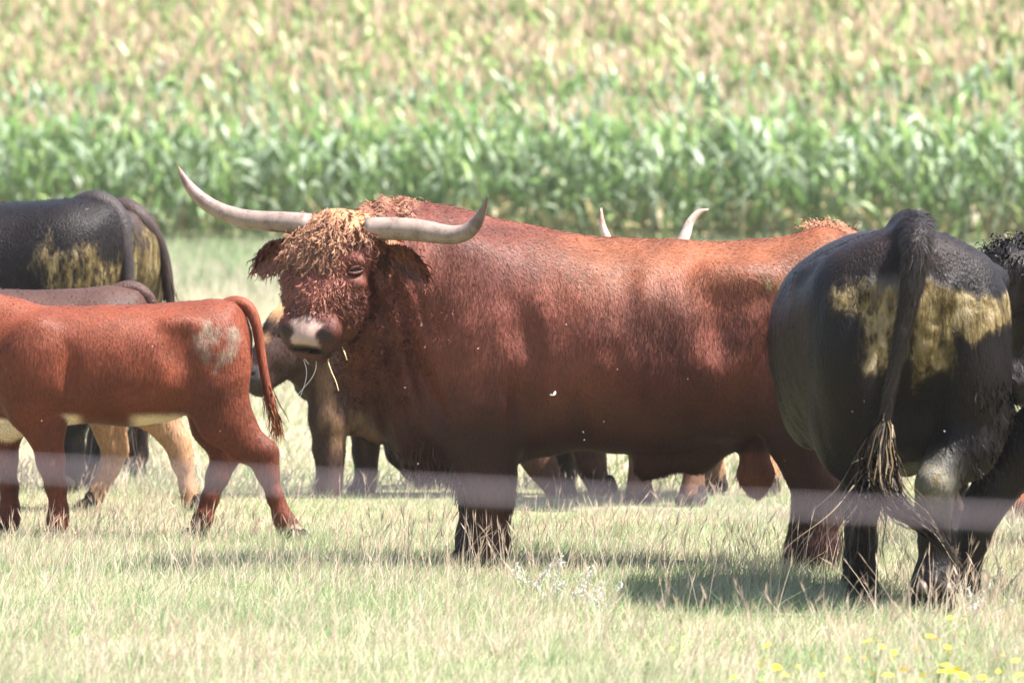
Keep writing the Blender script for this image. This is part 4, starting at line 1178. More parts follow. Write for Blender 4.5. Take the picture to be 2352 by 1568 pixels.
    hock = np.exp(-((y - .08) / .07) ** 2 - ((z - .50) / .085) ** 2) * sstep(-.12, -.03, x)
    mask = np.maximum.reduce([bandR * .68, bandL * .50, strR * .62, strL * .54, hock * .45]) * np.where(x > -.5, 1, 0) * np.maximum(rear, hock > .1)
    C[:, 3] = mask
    grey = (np.maximum(bandR * (y < .14), bandL * (y > -.16)) * rear * sstep(1.10, 1.22, z))[:, None] * .6
    C[:, :3] = C[:, :3] * (1 - grey) + np.array([.19, .17, .155]) * grey
    gh = np.clip(hock * .8 * (.4 + 1.2 * fbm(V * 22, 3)), 0, .7)[:, None]; C[:, :3] = C[:, :3] * (1 - gh) + np.array([.21, .20, .165]) * gh
    V = V + N * (.016 * np.clip(mask * 1.6, 0, 1) * (fbm(V * 34, 3) - .35))[:, None]           # caked lumps stand proud
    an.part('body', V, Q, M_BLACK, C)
    clean = np.clip(1 - 1.1 * mask, 0.25, 1)
    vis = np.where((N[:, 1] < .5) & (L[:, 0] > -1.3), 1, 0.0) * clean
    dc = sstep(.3, .55, mask)[:, None]
    Cf = C.copy(); Cf[:, :3] = C[:, :3] * (1 - dc) + np.array([.10, .076, .038]) * (.3 + 1.4 * fbm(V * 25, 3))[:, None] * dc
    def flow(P):
        f = np.zeros((len(P), 3)); f[:, 2] = -1; f[:, 0] = .5 * (fbm(P * 4, 2) - .5) * 2; f[:, 1] = -.2; return f
    fur(an, V, Q, N, Cf, 60000, .018, .0036, flow, .16, vis, .2, (.5, 2.2), M_BHAIR, nj=.32)
    lm = vis * sstep(.95, .80, z) * sstep(.1, .25, y) * sstep(.42, .55, z)
    P, Nn, Cc = sample(V, Q, N, C, 1500, lm)
    locks(an, 'thigh_hair', P, Nn, Cc[:, :3] * 1.3, .045, .005, np.array([.1, -.1, -1]) + rng.normal(0, .3, P.shape), .005, 1.1, .2, 6, .1, M_BHAIR)
    # tail
    T = lambda sx, sy, dy_: (wx(sx * s2, d + dy_), d + dy_, wz(sy * s2, d + dy_))
    tp = [T(2238, 548, .25), T(2240, 556, .02), T(2238, 600, -.14), T(2228, 690, -.19), T(2208, 780, -.20), T(2190, 870, -.20), T(2172, 960, -.20), T(2162, 1030, -.20)]
    tl = make_tail(an, tp, [.05, .055, .052, .042, .031, .026, .022, .016], (.016, .013, .014), None)
    tv, tq = tube(catmull(np.array(tp), 40), np.interp(np.linspace(0, 1, 40), np.linspace(0, 1, 8), [.05, .055, .052, .042, .031, .026, .022, .016]), 12, False)
    tc_ = np.tile(np.array([[.020, .016, .016, 0]]), (len(tv), 1)); tn_ = vert_normals(tv, tq)
    tn_ = tn_ * np.sign((tn_ * (tv - tv.reshape(40, 12, 3).mean(1).repeat(12, 0))).sum(1, keepdims=True))
    fur(an, tv, tq, tn_, tc_, 9000, .045, .0034, lambda P: np.tile(np.array([-.15, 0, -1.0]), (len(P), 1)), .2, None, .2, (.4, 2.4), M_BHAIR, .25, 'tail_hair', tl)
    # switch: strands sweeping down then out to the right, caked tips
    n = 520; S = 16; t = np.linspace(0, 1, S)
    key = np.array([T(2164, 1010, -.20), T(2152, 1090, -.20), T(2150, 1170, -.20), T(2185, 1235, -.22), T(2255, 1285, -.23), T(2310, 1335, -.23), T(2360, 1400, -.22)])
    base = catmull(key, S)
    idx = rng.random(n)
    paths = np.repeat(base[None], n, 0)
    endf = rng.uniform(.45, 1.02, n)
    for i in range(n):
        paths[i] = catmull(key, 60)[np.clip((t * endf[i] * 59).astype(int), 0, 59)]
    sp = rng.normal(0, 1, (n, 3)) * np.array([.034, .028, .022])
    paths += sp[:, None] * (np.sin(np.pi * np.clip(t * 1.1, 0, 1)) * .8 + .25 * t)[None, :, None]
    ph = rng.uniform(0, 6.28, n)
    wv = .012 * np.sin(2 * np.pi * rng.uniform(1.5, 3.5, n)[:, None] * t + ph[:, None]) * t
    paths[..., 0] += wv; paths[..., 2] += wv * .5
    dang = rng.random(n) < .22                               # some strands simply hang
    kd = np.where(dang)[0]
    hang = catmull(key[:4], S)
    for i in kd:
        L_ = rng.uniform(.15, .5); st = hang[rng.integers(0, 7)] + rng.normal(0, .012, 3)
        ddx = rng.normal(-.12, .32)
        paths[i] = st + np.stack([ddx * L_ * t + .018 * np.sin(9 * t + ph[i]) * t, -.03 * t, -L_ * t * (1 - .25 * abs(ddx) * t)], 1)
    w = rng.uniform(.003, .006, n)[:, None] * np.interp(t, [0, .5, 1], [1, .9, .15])[None]
    col = np.where(rng.random((n, 1)) < .35, np.array([[.13, .092, .048]]), np.array([[.030, .023, .019]])) * rng.uniform(.7, 1.4, (n, 1))
    a_ = rng.uniform(0, 3.14, n); side = unit(np.stack([np.cos(a_), .5 * np.sin(a_), .4 * np.sin(a_)], 1))
    v_, q_, c_, n_ = ribbons(paths, w, side, col, unit(np.array([[.3, -1, .5]]) + rng.normal(0, .35, (n, 3))))
    an.part('tail_switch', v_, q_, M_BHAIR, c_, n_, tl)
    # hooves and dew claws
    for lx, ly, s_ in ((-.03, .085, 1.25), (-.60, -.14, 1.0), (-1.46, -.105, 1.0), (-1.27, .25, 1.0)):
        p = to_w(M, (lx, ly, 0))[0]; make_hoof(an, p, (-.04, 1), s_)
    for q in (-1, 1):
        p = to_w(M, (.055, .085 + q*.045, .105))[0]
        an.tube('dew_claw', np.array([p + (0, .05, .012), p + (0, .01, .004), p + (0, -.012, -.012), p + (0, -.02, -.024)]), [.020, .024, .018, .005], M_HORN, np.tile(np.array([.07, .052, .04]), (4, 1)), 8)
    # teat hanging beside the hock
    p = to_w(M, (-.08, .145, .50))[0]
    an.tube('teat', np.array([p + (0, .02, .06), p, p + (.022, -.01, -.05), p + (.045, -.012, -.10), p + (.05, -.012, -.115)]), [.02, .018, .017, .015, .006], M_BLACK, np.tile(np.array([.13, .095, .075]), (5, 1)), 10)
    head_only(an, HM, (.008, .006, .006), M_BLACK)
build_black_cow()

# ================================================================== the rest of the herd
BLK = (.0072, .0053, .0056)
def rump_dung(st, x0=.45, zlo=.75, zhi=1.2, s=1.0):
    def f(V, N, L):
        l = L / s; rg = .55 * (fbm(l * 5 + 3, 4) - .5)
        return st * sstep(x0, x0 + .25, l[:, 0] + rg) * sstep(zhi, zhi - .12, l[:, 2] + rg) * sstep(zlo - .1, zlo + .1, l[:, 2] + rg)
    return f
def tail_at(M, s, zt=1.27, xt=.80, drop=.62, lean=.02, rr=1.0, back=.10):
    pts = [(xt - .15, 0, zt - .03), (xt - .03, 0, zt + .012), (xt + .07, 0, zt - .05), (xt + .10 + back * .3, lean, zt - .18), (xt + .12 + back * .3, lean * 1.5, zt - .4), (xt + .10 + back * .3, lean * 2, zt - drop)]
    return to_w(M, np.array(pts) * s), np.array([.058, .055, .046, .034, .028, .018]) * s * rr
def simple_M(x, y, hd):
    h = np.array(hd, float); h /= np.linalg.norm(h)
    return Mframe((x, y, 0), (-h[0], -h[1], 0), (h[1], -h[0], 0), (0, 0, 1))

def build_herd():
    # two dark cows standing side by side at the far left, rumps towards the right
    s, dd = 1.16, 36.2; hd = (-.93, .36)
    rx = wx(296, dd); x, y = rx - .86 * s * .93, dd + .25
    M = simple_M(x, y, hd); tp, tr = tail_at(M, s, 1.255, .74, .8, -.03, 1.0, .06)
    cow('cow', 'black cow at the far left with dung smeared over its hip and a thick tail', x, y, hd, s, flat(BLK, rump_dung(.52, .40, .80, 1.16, s)), M_BLACK,
        head=dict(poll=to_w(M, np.array((-1.15, 0, 1.25)) * s)[0], muzzle=to_w(M, np.array((-1.45, 0, .85)) * s)[0], face=(-.8, .3, .5), earcol=BLK),
        tail=dict(path=tp, radii=tr, col=(.03, .024, .025), swcol=(.06, .045, .035), swn=140, swlen=.35), wide=1.12, belly=.04, furn=9000, hairmat=M_BHAIR, thick=1.1)
    s2, d2 = 1.12, 37.6; hd2 = (-.86, .50)
    rx = wx(352, d2); x2, y2 = rx - .86 * s2 * .86, d2 + .3
    M = simple_M(x2, y2, hd2); tp, tr = tail_at(M, s2, 1.26, .74, .8, .08, 1.0, .05)
    cow('cow', 'dark brown cow standing behind the black one, only its yellow-stained rump showing', x2, y2, hd2, s2, flat((.03, .018, .015), rump_dung(.56, .45, .6, 1.22, s2)), M_BROWN,
        head=dict(poll=to_w(M, np.array((-1.15, 0, 1.25)) * s2)[0], muzzle=to_w(M, np.array((-1.45, 0, .85)) * s2)[0], face=(-.8, .3, .5), earcol=(.05, .03, .025)),
        tail=dict(path=tp, radii=tr, col=(.04, .027, .025), swcol=(.06, .045, .035), swn=120, swlen=.3), wide=1.05, furn=5000, hairmat=M_BHAIR)
    # dark brown calf with tan legs between them and the red calf
    s3, d3 = .84, 34.2
    X = lambda a: wx(a, d3)
    Zz = lambda b: wz(b, d3)
    x3 = X(345) - .86 * s3
    def wl(pts, y): return ('world', [(X(a), d3 + y, Zz(b), r, sy) for a, b, r, sy in pts])
    lg = [leg_chain('f', -.5, -.17, .05, s3), leg_chain('f', -.5, .17, -.1, s3),
          wl([(300, 850, .14, .7), (345, 930, .105, .7), (388, 985, .068, .75), (412, 1018, .058, .8), (420, 1056, .048, .85), (434, 1120, .037, .95), (441, 1166, .042, 1), (446, 1196, .042, 1)], -.12),
          wl([(275, 850, .14, .7), (240, 940, .105, .75), (250, 995, .070, .75), (262, 1034, .060, .8), (246, 1080, .046, .9), (222, 1125, .036, .95), (205, 1165, .041, 1), (196, 1196, .042, 1)], .13)]
    M = simple_M(x3, d3, (-1, 0)); tp, tr = tail_at(M, s3, 1.26, .78, .6, .02, .9, .03)
    def c3(V, N, M_, HM):
        C = flat((.05, .024, .019), None, .15)(V, N, M_, HM)
        k = sstep(Zz(930), Zz(985), V[:, 2])[:, None]; C[:, :3] = C[:, :3] * (1 - k) + np.array([.28, .155, .085]) * k
        return C
    cow('calf', 'small dark brown calf with tan legs, partly hidden behind the red calf', x3, d3, (-1, 0), s3, c3, M_BROWN, legs=lg,
        head=dict(poll=to_w(M, np.array((-1.1, 0, 1.2)) * s3)[0], muzzle=to_w(M, np.array((-1.45, 0, .8)) * s3)[0], face=(-.8, 0, .5), earcol=(.07, .035, .03)),
        tail=dict(path=tp, radii=tr, col=(.06, .03, .025), swcol=(.08, .05, .035), swn=60, swlen=.18), cat='calf', furn=6000)
    # brown cow with its head down behind the bull's head
    s4, d4 = .95, 35.6
    X4 = lambda a: wx(a, d4)
    Z4 = lambda b: wz(b, d4)
    def wl4(pts, y): return ('world', [(X4(a), d4 + y, Z4(b), r, sy) for a, b, r, sy in pts])
    lg = [wl4([(770, 880, .12, .8), (758, 960, .10, .85), (757, 1030, .072, .9), (760, 1070, .062, 1), (758, 1105, .055, 1), (752, 1130, .062, 1), (746, 1150, .06, 1)], -.15),
          wl4([(850, 900, .12, .8), (842, 980, .085, .85), (838, 1040, .062, .9), (840, 1080, .048, 1), (836, 1115, .046, 1), (830, 1140, .052, 1), (824, 1150, .05, 1)], .15),
          wl4([(1245, 870, .17, .7), (1225, 970, .13, .7), (1232, 1040, .085, .75), (1250, 1080, .062, .85), (1272, 1110, .05, .95), (1288, 1135, .052, 1), (1296, 1150, .055, 1)], -.15),
          wl4([(1330, 880, .16, .7), (1340, 980, .11, .7), (1355, 1050, .075, .75), (1362, 1085, .06, .85), (1374, 1115, .05, .95), (1386, 1138, .052, 1), (1392, 1150, .055, 1)], .15)]
    x4 = X4(1075)
    poll = (X4(668), d4 - .15, Z4(706)); muz = (X4(585), d4 - .30, Z4(890))
    def br(V, N, M_, HM):
        C = flat((.036, .0185, .014), None, .3)(V, N, M_, HM)
        k = (sstep(X4(1120), X4(1180), V[:, 0]) * sstep(Z4(930), Z4(1000), V[:, 2]))[:, None]; C[:, :3] = C[:, :3] * (1 - k) + np.array([.085, .040, .026]) * k
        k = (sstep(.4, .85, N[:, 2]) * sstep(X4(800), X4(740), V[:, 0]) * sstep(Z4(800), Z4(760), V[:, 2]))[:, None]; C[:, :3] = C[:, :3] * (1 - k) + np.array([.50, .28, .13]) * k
        k = (sstep(X4(700), X4(760), V[:, 0]) * sstep(X4(900), X4(850), V[:, 0]) * sstep(Z4(800), Z4(850), V[:, 2]) * sstep(Z4(1060), Z4(1000), V[:, 2]) * sstep(.42, .6, fbm(V * np.array([16, 16, 4]), 2)))[:, None] * .7
        C[:, :3] = C[:, :3] * (1 - k) + np.array([.17, .10, .06]) * k
        return C
    M = simple_M(x4, d4, (-1, 0)); tp, tr = tail_at(M, s4)
    def ex(F, M_):
        F.limb([(X4(900), d4 - .02, Z4(760), .30, .75), (X4(800), d4 - .08, Z4(800), .24, .75), (X4(700), d4 - .13, Z4(770), .16, .75)], .08)
        F.limb([(X4(880), d4, Z4(930), .20, .6), (X4(810), d4 - .04, Z4(920), .15, .55), (X4(710), d4 - .12, Z4(850), .10, .6)], .08)
    cow('cow', 'dark brown cow with a tan neck lowering its head behind the bull\'s muzzle', x4, d4, (-1, 0), s4, br, M_BROWN, legs=lg, extra=ex,
        head=dict(poll=poll, muzzle=muz, face=(-.75, -.45, .25), earcol=(.40, .20, .10)), tail=dict(path=tp, radii=tr, col=(.08, .04, .03), swcol=(.1, .06, .04), swn=80, swlen=.25), furn=9000, furlen=.03, stretch=(.92, 1))
    # black calf beyond it
    s5, d5 = .78, 36.5
    X5 = lambda a: wx(a, d5)
    Z5 = lambda b: wz(b, d5)
    def wl5(pts, y): return ('world', [(X5(a), d5 + y, Z5(b), r, sy) for a, b, r, sy in pts])
    lg = [wl5([(905, 960, .10, .8), (918, 1035, .066, .9), (948, 1075, .05, 1), (972, 1103, .042, 1), (984, 1117, .046, 1)], -.13), leg_chain('f', -.45, .17, .2, s5),
          wl5([(1300, 930, .13, .7), (1295, 1015, .09, .7), (1302, 1062, .055, .8), (1300, 1100, .045, .9), (1296, 1117, .046, 1)], -.13), leg_chain('h', .5, .17, -.1, s5)]
    x5 = X5(1130)
    M = simple_M(x5, d5, (-1, 0))
    cow('calf', 'black calf hidden behind the bull, only its legs showing under him', x5, d5, (-1, 0), s5, flat(BLK), M_BLACK, legs=lg,
        head=dict(poll=to_w(M, np.array((-.95, 0, 1.05)) * s5)[0], muzzle=to_w(M, np.array((-1.25, 0, .62)) * s5)[0], face=(-.8, 0, .5), earcol=BLK), cat='calf', furn=2500, hairmat=M_BHAIR)
    # horned cow behind the bull's back, facing us
    s6, d6 = .95, 35.2; hd6 = np.array((-.35, -.94)); hd6 /= np.linalg.norm(hd6)
    x6 = wx(1605, d6)
    M = simple_M(x6, d6, hd6)
    dh = d6 - .95
    Xh = lambda a: wx(a, dh)
    Zh = lambda b: wz(b, dh)
    poll = (Xh(1480), dh, Zh(610)); muz = (Xh(1462), dh - .25, Zh(860))
    hr = [(np.array([(Xh(1440), dh - .01, Zh(612)), (Xh(1418), dh - .02, Zh(590)), (Xh(1396), dh - .03, Zh(555)), (Xh(1384), dh - .03, Zh(518)), (Xh(1380), dh - .03, Zh(478))]), np.array([.034, .031, .025, .016, .004])),
          (np.array([(Xh(1520), dh - .01, Zh(612)), (Xh(1546), dh - .02, Zh(590)), (Xh(1570), dh - .03, Zh(548)), (Xh(1584), dh - .03, Zh(512)), (Xh(1604), dh - .03, Zh(488)), (Xh(1627), dh - .03, Zh(481))]), np.array([.034, .032, .027, .020, .014, .004]))]
    def c6(V, N, M_, HM):
        C = flat((.06, .03, .022), None, .2)(V, N, M_, HM)
        L = to_l(M_, V) / s6
        k = sstep(.6, .45, L[:, 2])[:, None]; C[:, :3] = C[:, :3] * (1 - k) + np.array([.11, .055, .034]) * k
        k = (sstep(.74, .58, L[:, 2]) * sstep(.02, .2, L[:, 2]) * sstep(-.3, -.1, L[:, 0]))[:, None]; C[:, :3] = C[:, :3] * (1 - k) + np.array([.26, .15, .08]) * k
        return C
    tp, tr = tail_at(M, s6)
    cow('cow', 'tan-bellied brown cow with upright pale horns whose tips show above the bull\'s back', x6, d6, hd6, s6, c6, M_BROWN,
        head=dict(poll=poll, muzzle=muz, face=(-.1, -.95, .35), earcol=(.14, .07, .04)), horns=hr, strides=(-.10, .06, -.05, .10), furn=5000, furlen=.03, thick=1.15,
        tail=dict(path=tp, radii=tr, col=(.1, .05, .03), swcol=(.2, .12, .06), swn=80, swlen=.25))
    # black cow whose shaggy poll shows behind the big black cow, at the right edge
    s7, d7 = 1.02, 30.6
    Xq = lambda a: wx(a, d7)
    Zq = lambda b: wz(b, d7)
    hd7 = (-.96, .28)
    x7 = Xq(2330) + .80
    M = simple_M(x7, d7 + .3, hd7)
    poll = (Xq(2325), d7, Zq(572)); muz = (Xq(2215), d7 - .15, Zq(760))
    a7, V, Q, N, C, M, HM = cow('cow', 'black cow at the right edge showing only its curly poll over the black rump', x7, d7 + .3, hd7, s7, flat(BLK), M_BLACK,
        head=dict(poll=poll, muzzle=muz, face=(-.55, -.55, .6), earcol=BLK), furn=4000, hairmat=M_BHAIR, tail=None)
    L = to_l(HM, V); pm = sstep(-.2, -.12, L[:, 2]) * sstep(.3, .2, np.linalg.norm(L, axis=1))
    P, Nn, Cc = sample(V, Q, N, C, 420, pm)
    locks(a7, 'poll_curls', P, Nn, Cc[:, :3] * 1.2, .055, .008, unit(Nn + np.array([0, 0, -.4]) + rng.normal(0, .5, P.shape)), .012, 1.3, .4, 7, .2, M_BHAIR)
    # black heifer stepping in from the right: muzzle and foreleg in view
    s8, d8 = 1.0, 27.3
    X8 = lambda a: wx(a * .9408, d8)
    Z8 = lambda b: wz(b * .9408, d8)
    x8 = X8(2560) + .80
    def wl8(pts, y): return ('world', [(X8(a), d8 + y, Z8(b), r, sy) for a, b, r, sy in pts])
    lg = [wl8([(2590, 1020, .16, .8), (2500, 1095, .115, .85), (2430, 1180, .082, .9), (2392, 1240, .072, 1), (2372, 1310, .054, 1), (2357, 1380, .046, 1), (2350, 1430, .054, 1), (2346, 1462, .055, 1)], -.15),
          leg_chain('f', -.45, .17, .1, s8), leg_chain('h', .62, -.17, 0, s8), leg_chain('h', .62, .17, .15, s8)]
    M = simple_M(x8, d8, (-1, .05))
    poll = (X8(2640), d8 - .32, Z8(760)); muz = (X8(2446), d8 - .40, Z8(950))
    cow('cow', 'black heifer stepping in from the right edge, only its muzzle and foreleg showing', x8, d8, (-1, .05), s8, flat(BLK), M_BLACK, legs=lg, h=.018,
        head=dict(poll=poll, muzzle=muz, face=(-.45, -.3, .85), earcol=BLK), furn=9000, furlen=.014, hairmat=M_BHAIR, tail=None)
    # red calf lying in the dry grass at the right edge
    d9 = 33.8
    x9 = wx(2352, d9) + .34
    an = Animal('calf', 'red calf lying in dry grass at the right edge behind the black cow', 'calf', (x9, d9, 0))
    F = Field((x9 - .8, d9 - .55, -.05), (x9 + 1.1, d9 + .55, 1.0), .02)
    F.frame(Mframe((x9, d9, 0), (1, 0, 0), (0, 1, 0), (0, 0, 1)))
    F.loft([(-.46, .28, .16, .05), (-.40, .38, .08, .14), (-.25, .46, .03, .22), (0, .52, .01, .27), (.3, .52, .01, .26), (.5, .50, .03, .20), (.62, .42, .1, .08)], .05, 2.2)
    for q in (-1, 1):
        F.ell((-.22, q*.18, .20), (.20, .10, .15), .05); F.limb([(-.15, q*.26, .10, .06), (-.38, q*.27, .06, .045), (-.20, q*.31, .04, .035), (-.05, q*.32, .035, .035)], .03)
        F.limb([(.42, q*.18, .2, .09), (.55, q*.24, .06, .05), (.38, q*.27, .04, .035)], .04)
    F.limb([(.5, 0, .4, .15, .8), (.68, 0, .58, .11, .8), (.76, -.05, .66, .09, .9)], .06)
    F.frame(None)
    HM = head_frame((x9 + .74, d9 - .05, .80), (x9 + .98, d9 - .15, .50), (.7, -.3, .6)); head_masses(F, HM)
    V, Q = F.mesh(); N = vert_normals(V, Q); C = flat((.20, .065, .034))(V, N, np.eye(4), HM)
    an.part('body', V, Q, M_RED, C)
    fur(an, V, Q, N, C, 5000, .03, .006, lambda P: np.tile(np.array([-.3, 0, -1.0]), (len(P), 1)), .3)
    for q in (-1, 1): make_ear(an, to_w(HM, (q*.105, -.08, -.055))[0], to_w(HM, (q*.25, -.10, -.10))[0], HM[:3, 1] / np.linalg.norm(HM[:3, 1]), .08, (.2, .065, .034), M_RED, hair=None)
build_herd()
# ------------------------------------------------------------------ small things: fence rope, flowers, stalks, fluff
def build_fence():
    dw = 6.6
    c = plain_material('rope', (0.25, 0.215, 0.25), 0.7, 0.2, 300)
    p0 = np.array([wx(0, dw), dw, wz(1076, dw)]); p1 = np.array([wx(2352, dw), dw, wz(1190, dw)])
    g = (p1 - p0) / (p1[0] - p0[0])
    xs = np.linspace(-3.2, 3.2, 41)
    mid = p0 + g * (0 - p0[0])
    P = mid + g * xs[:, None]; P[:, 2] += 0.012 * (xs ** 2) * 0.25
    o = tube_mesh('fence_rope', P, np.full(41, .0023), c, None, 8, None)
    o.data.name = 'fence_rope'
    tag(o, 'blurred pale grey fence rope stretched close in front of the camera', 'rope')
    wood = plain_material('fence_wood', (0.22, 0.18, 0.14), 0.85, 0.2, 25, .4)
    for i, e in ((0, P[0]), (-1, P[-1])):
        t = np.linspace(0, 1, 8); q = np.stack([np.full(8, e[0]), np.full(8, e[1] + .05), -.05 + t * (e[2] + .17)], 1)
        r = tube_mesh('fence_post', q, np.array([.05, .05, .049, .049, .048, .048, .048, .043]), wood, None, 10)
        tag(r, 'wooden post holding the %s end of the fence rope, outside the picture' % ('left' if i == 0 else 'right'), 'post', 'posts of the rope fence')
build_fence()

M_PETAL = plain_material('yellow_petal', (0.80, 0.62, 0.015), 0.6, 0.2, 200, .08)
M_STEM = plain_material('flower_stem', (0.16, 0.24, 0.08), 0.7, 0.2, 80)
M_WHITE = plain_material('white_wool', (0.50, 0.49, 0.46), 0.8, 0.1, 150, .1)
def daisy(size, seed):
    """one composite flower head: two whorls of ray petals round a domed disc"""
    r = np.random.default_rng(seed); V = []; Q = []
    for ring, (n, L, up) in enumerate(((13, 1.0, .15), (11, .75, .35))):
        for i in range(n):
            a = 2 * np.pi * i / n + r.normal(0, .08) + ring * .2; l = L * r.uniform(.85, 1.1); k = len(V)
            ca, sa = np.cos(a), np.sin(a)
            for rad, w, z in ((.2, .08, 0), (.62 * l, .17, up * .6 * l), (l, .06, up * l * .7)):
                V += [(rad * ca - w * sa, rad * sa + w * ca, z), (rad * ca + w * sa, rad * sa - w * ca, z)]
            Q += [(k, k + 1, k + 3, k + 2), (k + 2, k + 3, k + 5, k + 4)]
    k = len(V)
    for ring, (rad, z) in enumerate(((.34, .02), (.30, .14), (.18, .22), (.02, .25))):
        for j in range(8): V.append((rad * np.cos(j * np.pi / 4), rad * np.sin(j * np.pi / 4), z))
    for ring in range(3):
        for j in range(8): Q.append((k + ring*8 + j, k + ring*8 + (j+1) % 8, k + ring*8 + 8 + (j+1) % 8, k + ring*8 + 8 + j))
    return np.array(V) * size, np.array(Q)
def build_flowers():
    heads = [new_mesh('flower_head', *daisy(.5, i), M_PETAL, smooth=False) for i in range(4)]
    src = [(2120, 1566, 1.2), (2139, 1564, 1), (2154, 1578, .9), (2271, 1553, 1.2), (2284, 1562, 1.3), (2237, 1585, .9), (2314, 1580, 1), (2314, 1590, .8), (2184, 1593, .8), (2071, 1612, 1.3), (2114, 1608, 1.2),
           (1875, 1576, 1.2), (1869, 1608, .9), (1856, 1623, .8), (1897, 1630, 1.1), (1918, 1649, 1.1), (2207, 1634, 1.3), (2171, 1651, 1.2), (2311, 1625, 1.1), (2322, 1640, 1.4), (2337, 1634, 1.2), (2354, 1653, 1.5),
           (2484, 1617, 1), (2488, 1650, 1.1), (2322, 1510, .7), (2356, 1512, .7), (2341, 1549, .6), (2008, 1650, .8), (1792, 1655, .8), (1640, 1585, .6), (1580, 1590, .6), (2440, 1641, .7), (2300, 1642, .9), (2060, 1640, .8), (2130, 1645, .9), (1950, 1630, .8), (2400, 1655, 1.0), (2255, 1650, .9), (1985, 1600, .7), (2450, 1600, .7), (2180, 1606, .7), (1652, 1463, .5)]
    groups = {}
    for sx, sy, sz in src:                                  # neighbouring heads share a plant
        for gk in groups:
            if abs(gk[0] - sx) < 34 and abs(gk[1] - sy) < 34: groups[gk].append((sx, sy, sz)); break
        else: groups[(sx, sy)] = [(sx, sy, sz)]
    words = {}
    order = sorted(groups.items(), key=lambda kv: kv[0][0])
    for num, (gk, lst) in enumerate(order):
        hgt = rng.uniform(.15, .26)
        sy0 = max(q[1] for q in lst) * .9408
        d = (CAMZ - hgt) * FD / (sy0 - YHP)
        bx = wx(np.mean([q[0] for q in lst]) * .9408, d)
        root = link('yellow_wildflower', None, None, (bx, d, 0))
        side = 'left' if gk[0] < 1960 else 'right'
        k = len(lst)
        nth = ['leftmost', 'second', 'third', 'fourth', 'fifth', 'sixth', 'seventh', 'eighth', 'ninth', 'tenth', 'eleventh', 'twelfth', 'thirteenth', 'fourteenth', 'fifteenth', 'sixteenth', 'seventeenth', 'eighteenth', 'nineteenth', 'twentieth', 'twenty-first', 'twenty-second', 'twenty-third', 'twenty-fourth', 'twenty-fifth', 'twenty-sixth', 'twenty-seventh', 'twenty-eighth', 'twenty-ninth', 'thirtieth', 'thirty-first', 'thirty-second', 'thirty-third', 'thirty-fourth'][num]
        pos = nth if num == 0 else nth + ' from the left'
        tag(root, '%s, yellow wildflower with %s in the grass at lower right' % (pos, {1: 'a single head', 2: 'two heads', 3: 'three heads'}.get(k, 'several heads')), 'wildflower', 'yellow wildflowers in the foreground grass')
        for sx, sy, sz in lst:
            tz = wz(sy * .9408, d); tx = wx(sx * .9408, d) - bx; ty = rng.normal(0, .02)
            t = np.linspace(0, 1, 5); off = rng.normal(0, .02)
            P = np.stack([tx * t ** .7 + off * np.sin(np.pi * t), ty * t, -.01 + tz * t], 1)
            st = tube_mesh('stem', P, np.linspace(.0025, .0014, 5), M_STEM, None, 5, root)
            h = link('flower_head', heads[rng.integers(4)], root, (tx, ty, tz)); s = .028 * sz
            h.scale = (s, s, s); h.rotation_euler = (rng.uniform(.1, .5), rng.normal(.1, .2), rng.uniform(0, 6))
            for q in range(4):
                f = rng.uniform(.2, .85); a = rng.uniform(0, 6.28); b = np.array([np.interp(f, t, P[:, i]) for i in range(3)])
                L = rng.uniform(.025, .05)
                pth = b + np.array([[np.cos(a) * L * u, np.sin(a) * L * u, L * (.7 * u - .4 * u * u)] for u in np.linspace(0, 1, 4)])
                v, qd, _, _ = ribbons(pth[None], np.array([[.004, .009, .007, .001]]), np.array([[-np.sin(a), np.cos(a), 0]]), np.zeros((1, 3)))
                link('leaf', new_mesh('leaf', v, qd, M_STEM), root)
build_flowers()

def build_cudweed():
    """pale woolly dried plants scattered in front of the bull"""
    spots = [(1300, 1425, 'left of the shadow under the bull'), (1345, 1450, 'nearest the bull\'s foreleg, in bright grass'), (1415, 1470, 'sprawling at the left edge of the dark shadow'), (1460, 1490, 'at the near edge of the dark shadow'),
             (2385, 1505, 'beside the hooves of the black cow'), (2440, 1440, 'right of the black heifer\'s hoof')]
    for sx, sy, where in spots:
        d = gd(sy * .9408 + 20)
        bx = wx(sx * .9408, d)
        root = link('woolly_weed', None, None, (bx, d, 0))
        tag(root, 'pale white woolly weed ' + where, 'weed', 'white woolly weeds in the pasture')
        for i in range(5):
            h = rng.uniform(.07, .17); a = rng.normal(.1, .5); t = np.linspace(0, 1, 6)
            P = np.stack([h * a * t + rng.normal(0, .015), rng.normal(0, .02) * t, h * t * (1 - .1 * a * a)], 1)
            st = tube_mesh('stem', P, np.linspace(.0022, .0015, 6), M_WHITE, None, 5, root)
            n = 46; k = rng.uniform(.35, 1, n); b = np.stack([np.interp(k, t, P[:, j]) for j in range(3)], 1)
            D = unit(rng.normal(0, 1, (n, 3)) + np.array([0, 0, .9])); L = rng.uniform(.008, .02, n)
            pth = b[:, None] + D[:, None] * (L[:, None] * np.linspace(0, 1, 3))[..., None]
            v, q, c, _ = ribbons(pth, np.tile(np.array([[.002, .003, .001]]), (n, 1)), unit(np.cross(D, rng.normal(0, 1, (n, 3)))), np.zeros((n, 3)))
            tag(link('wool', new_mesh('wool', v, q, M_WHITE), st), kind='stuff')
build_cudweed()

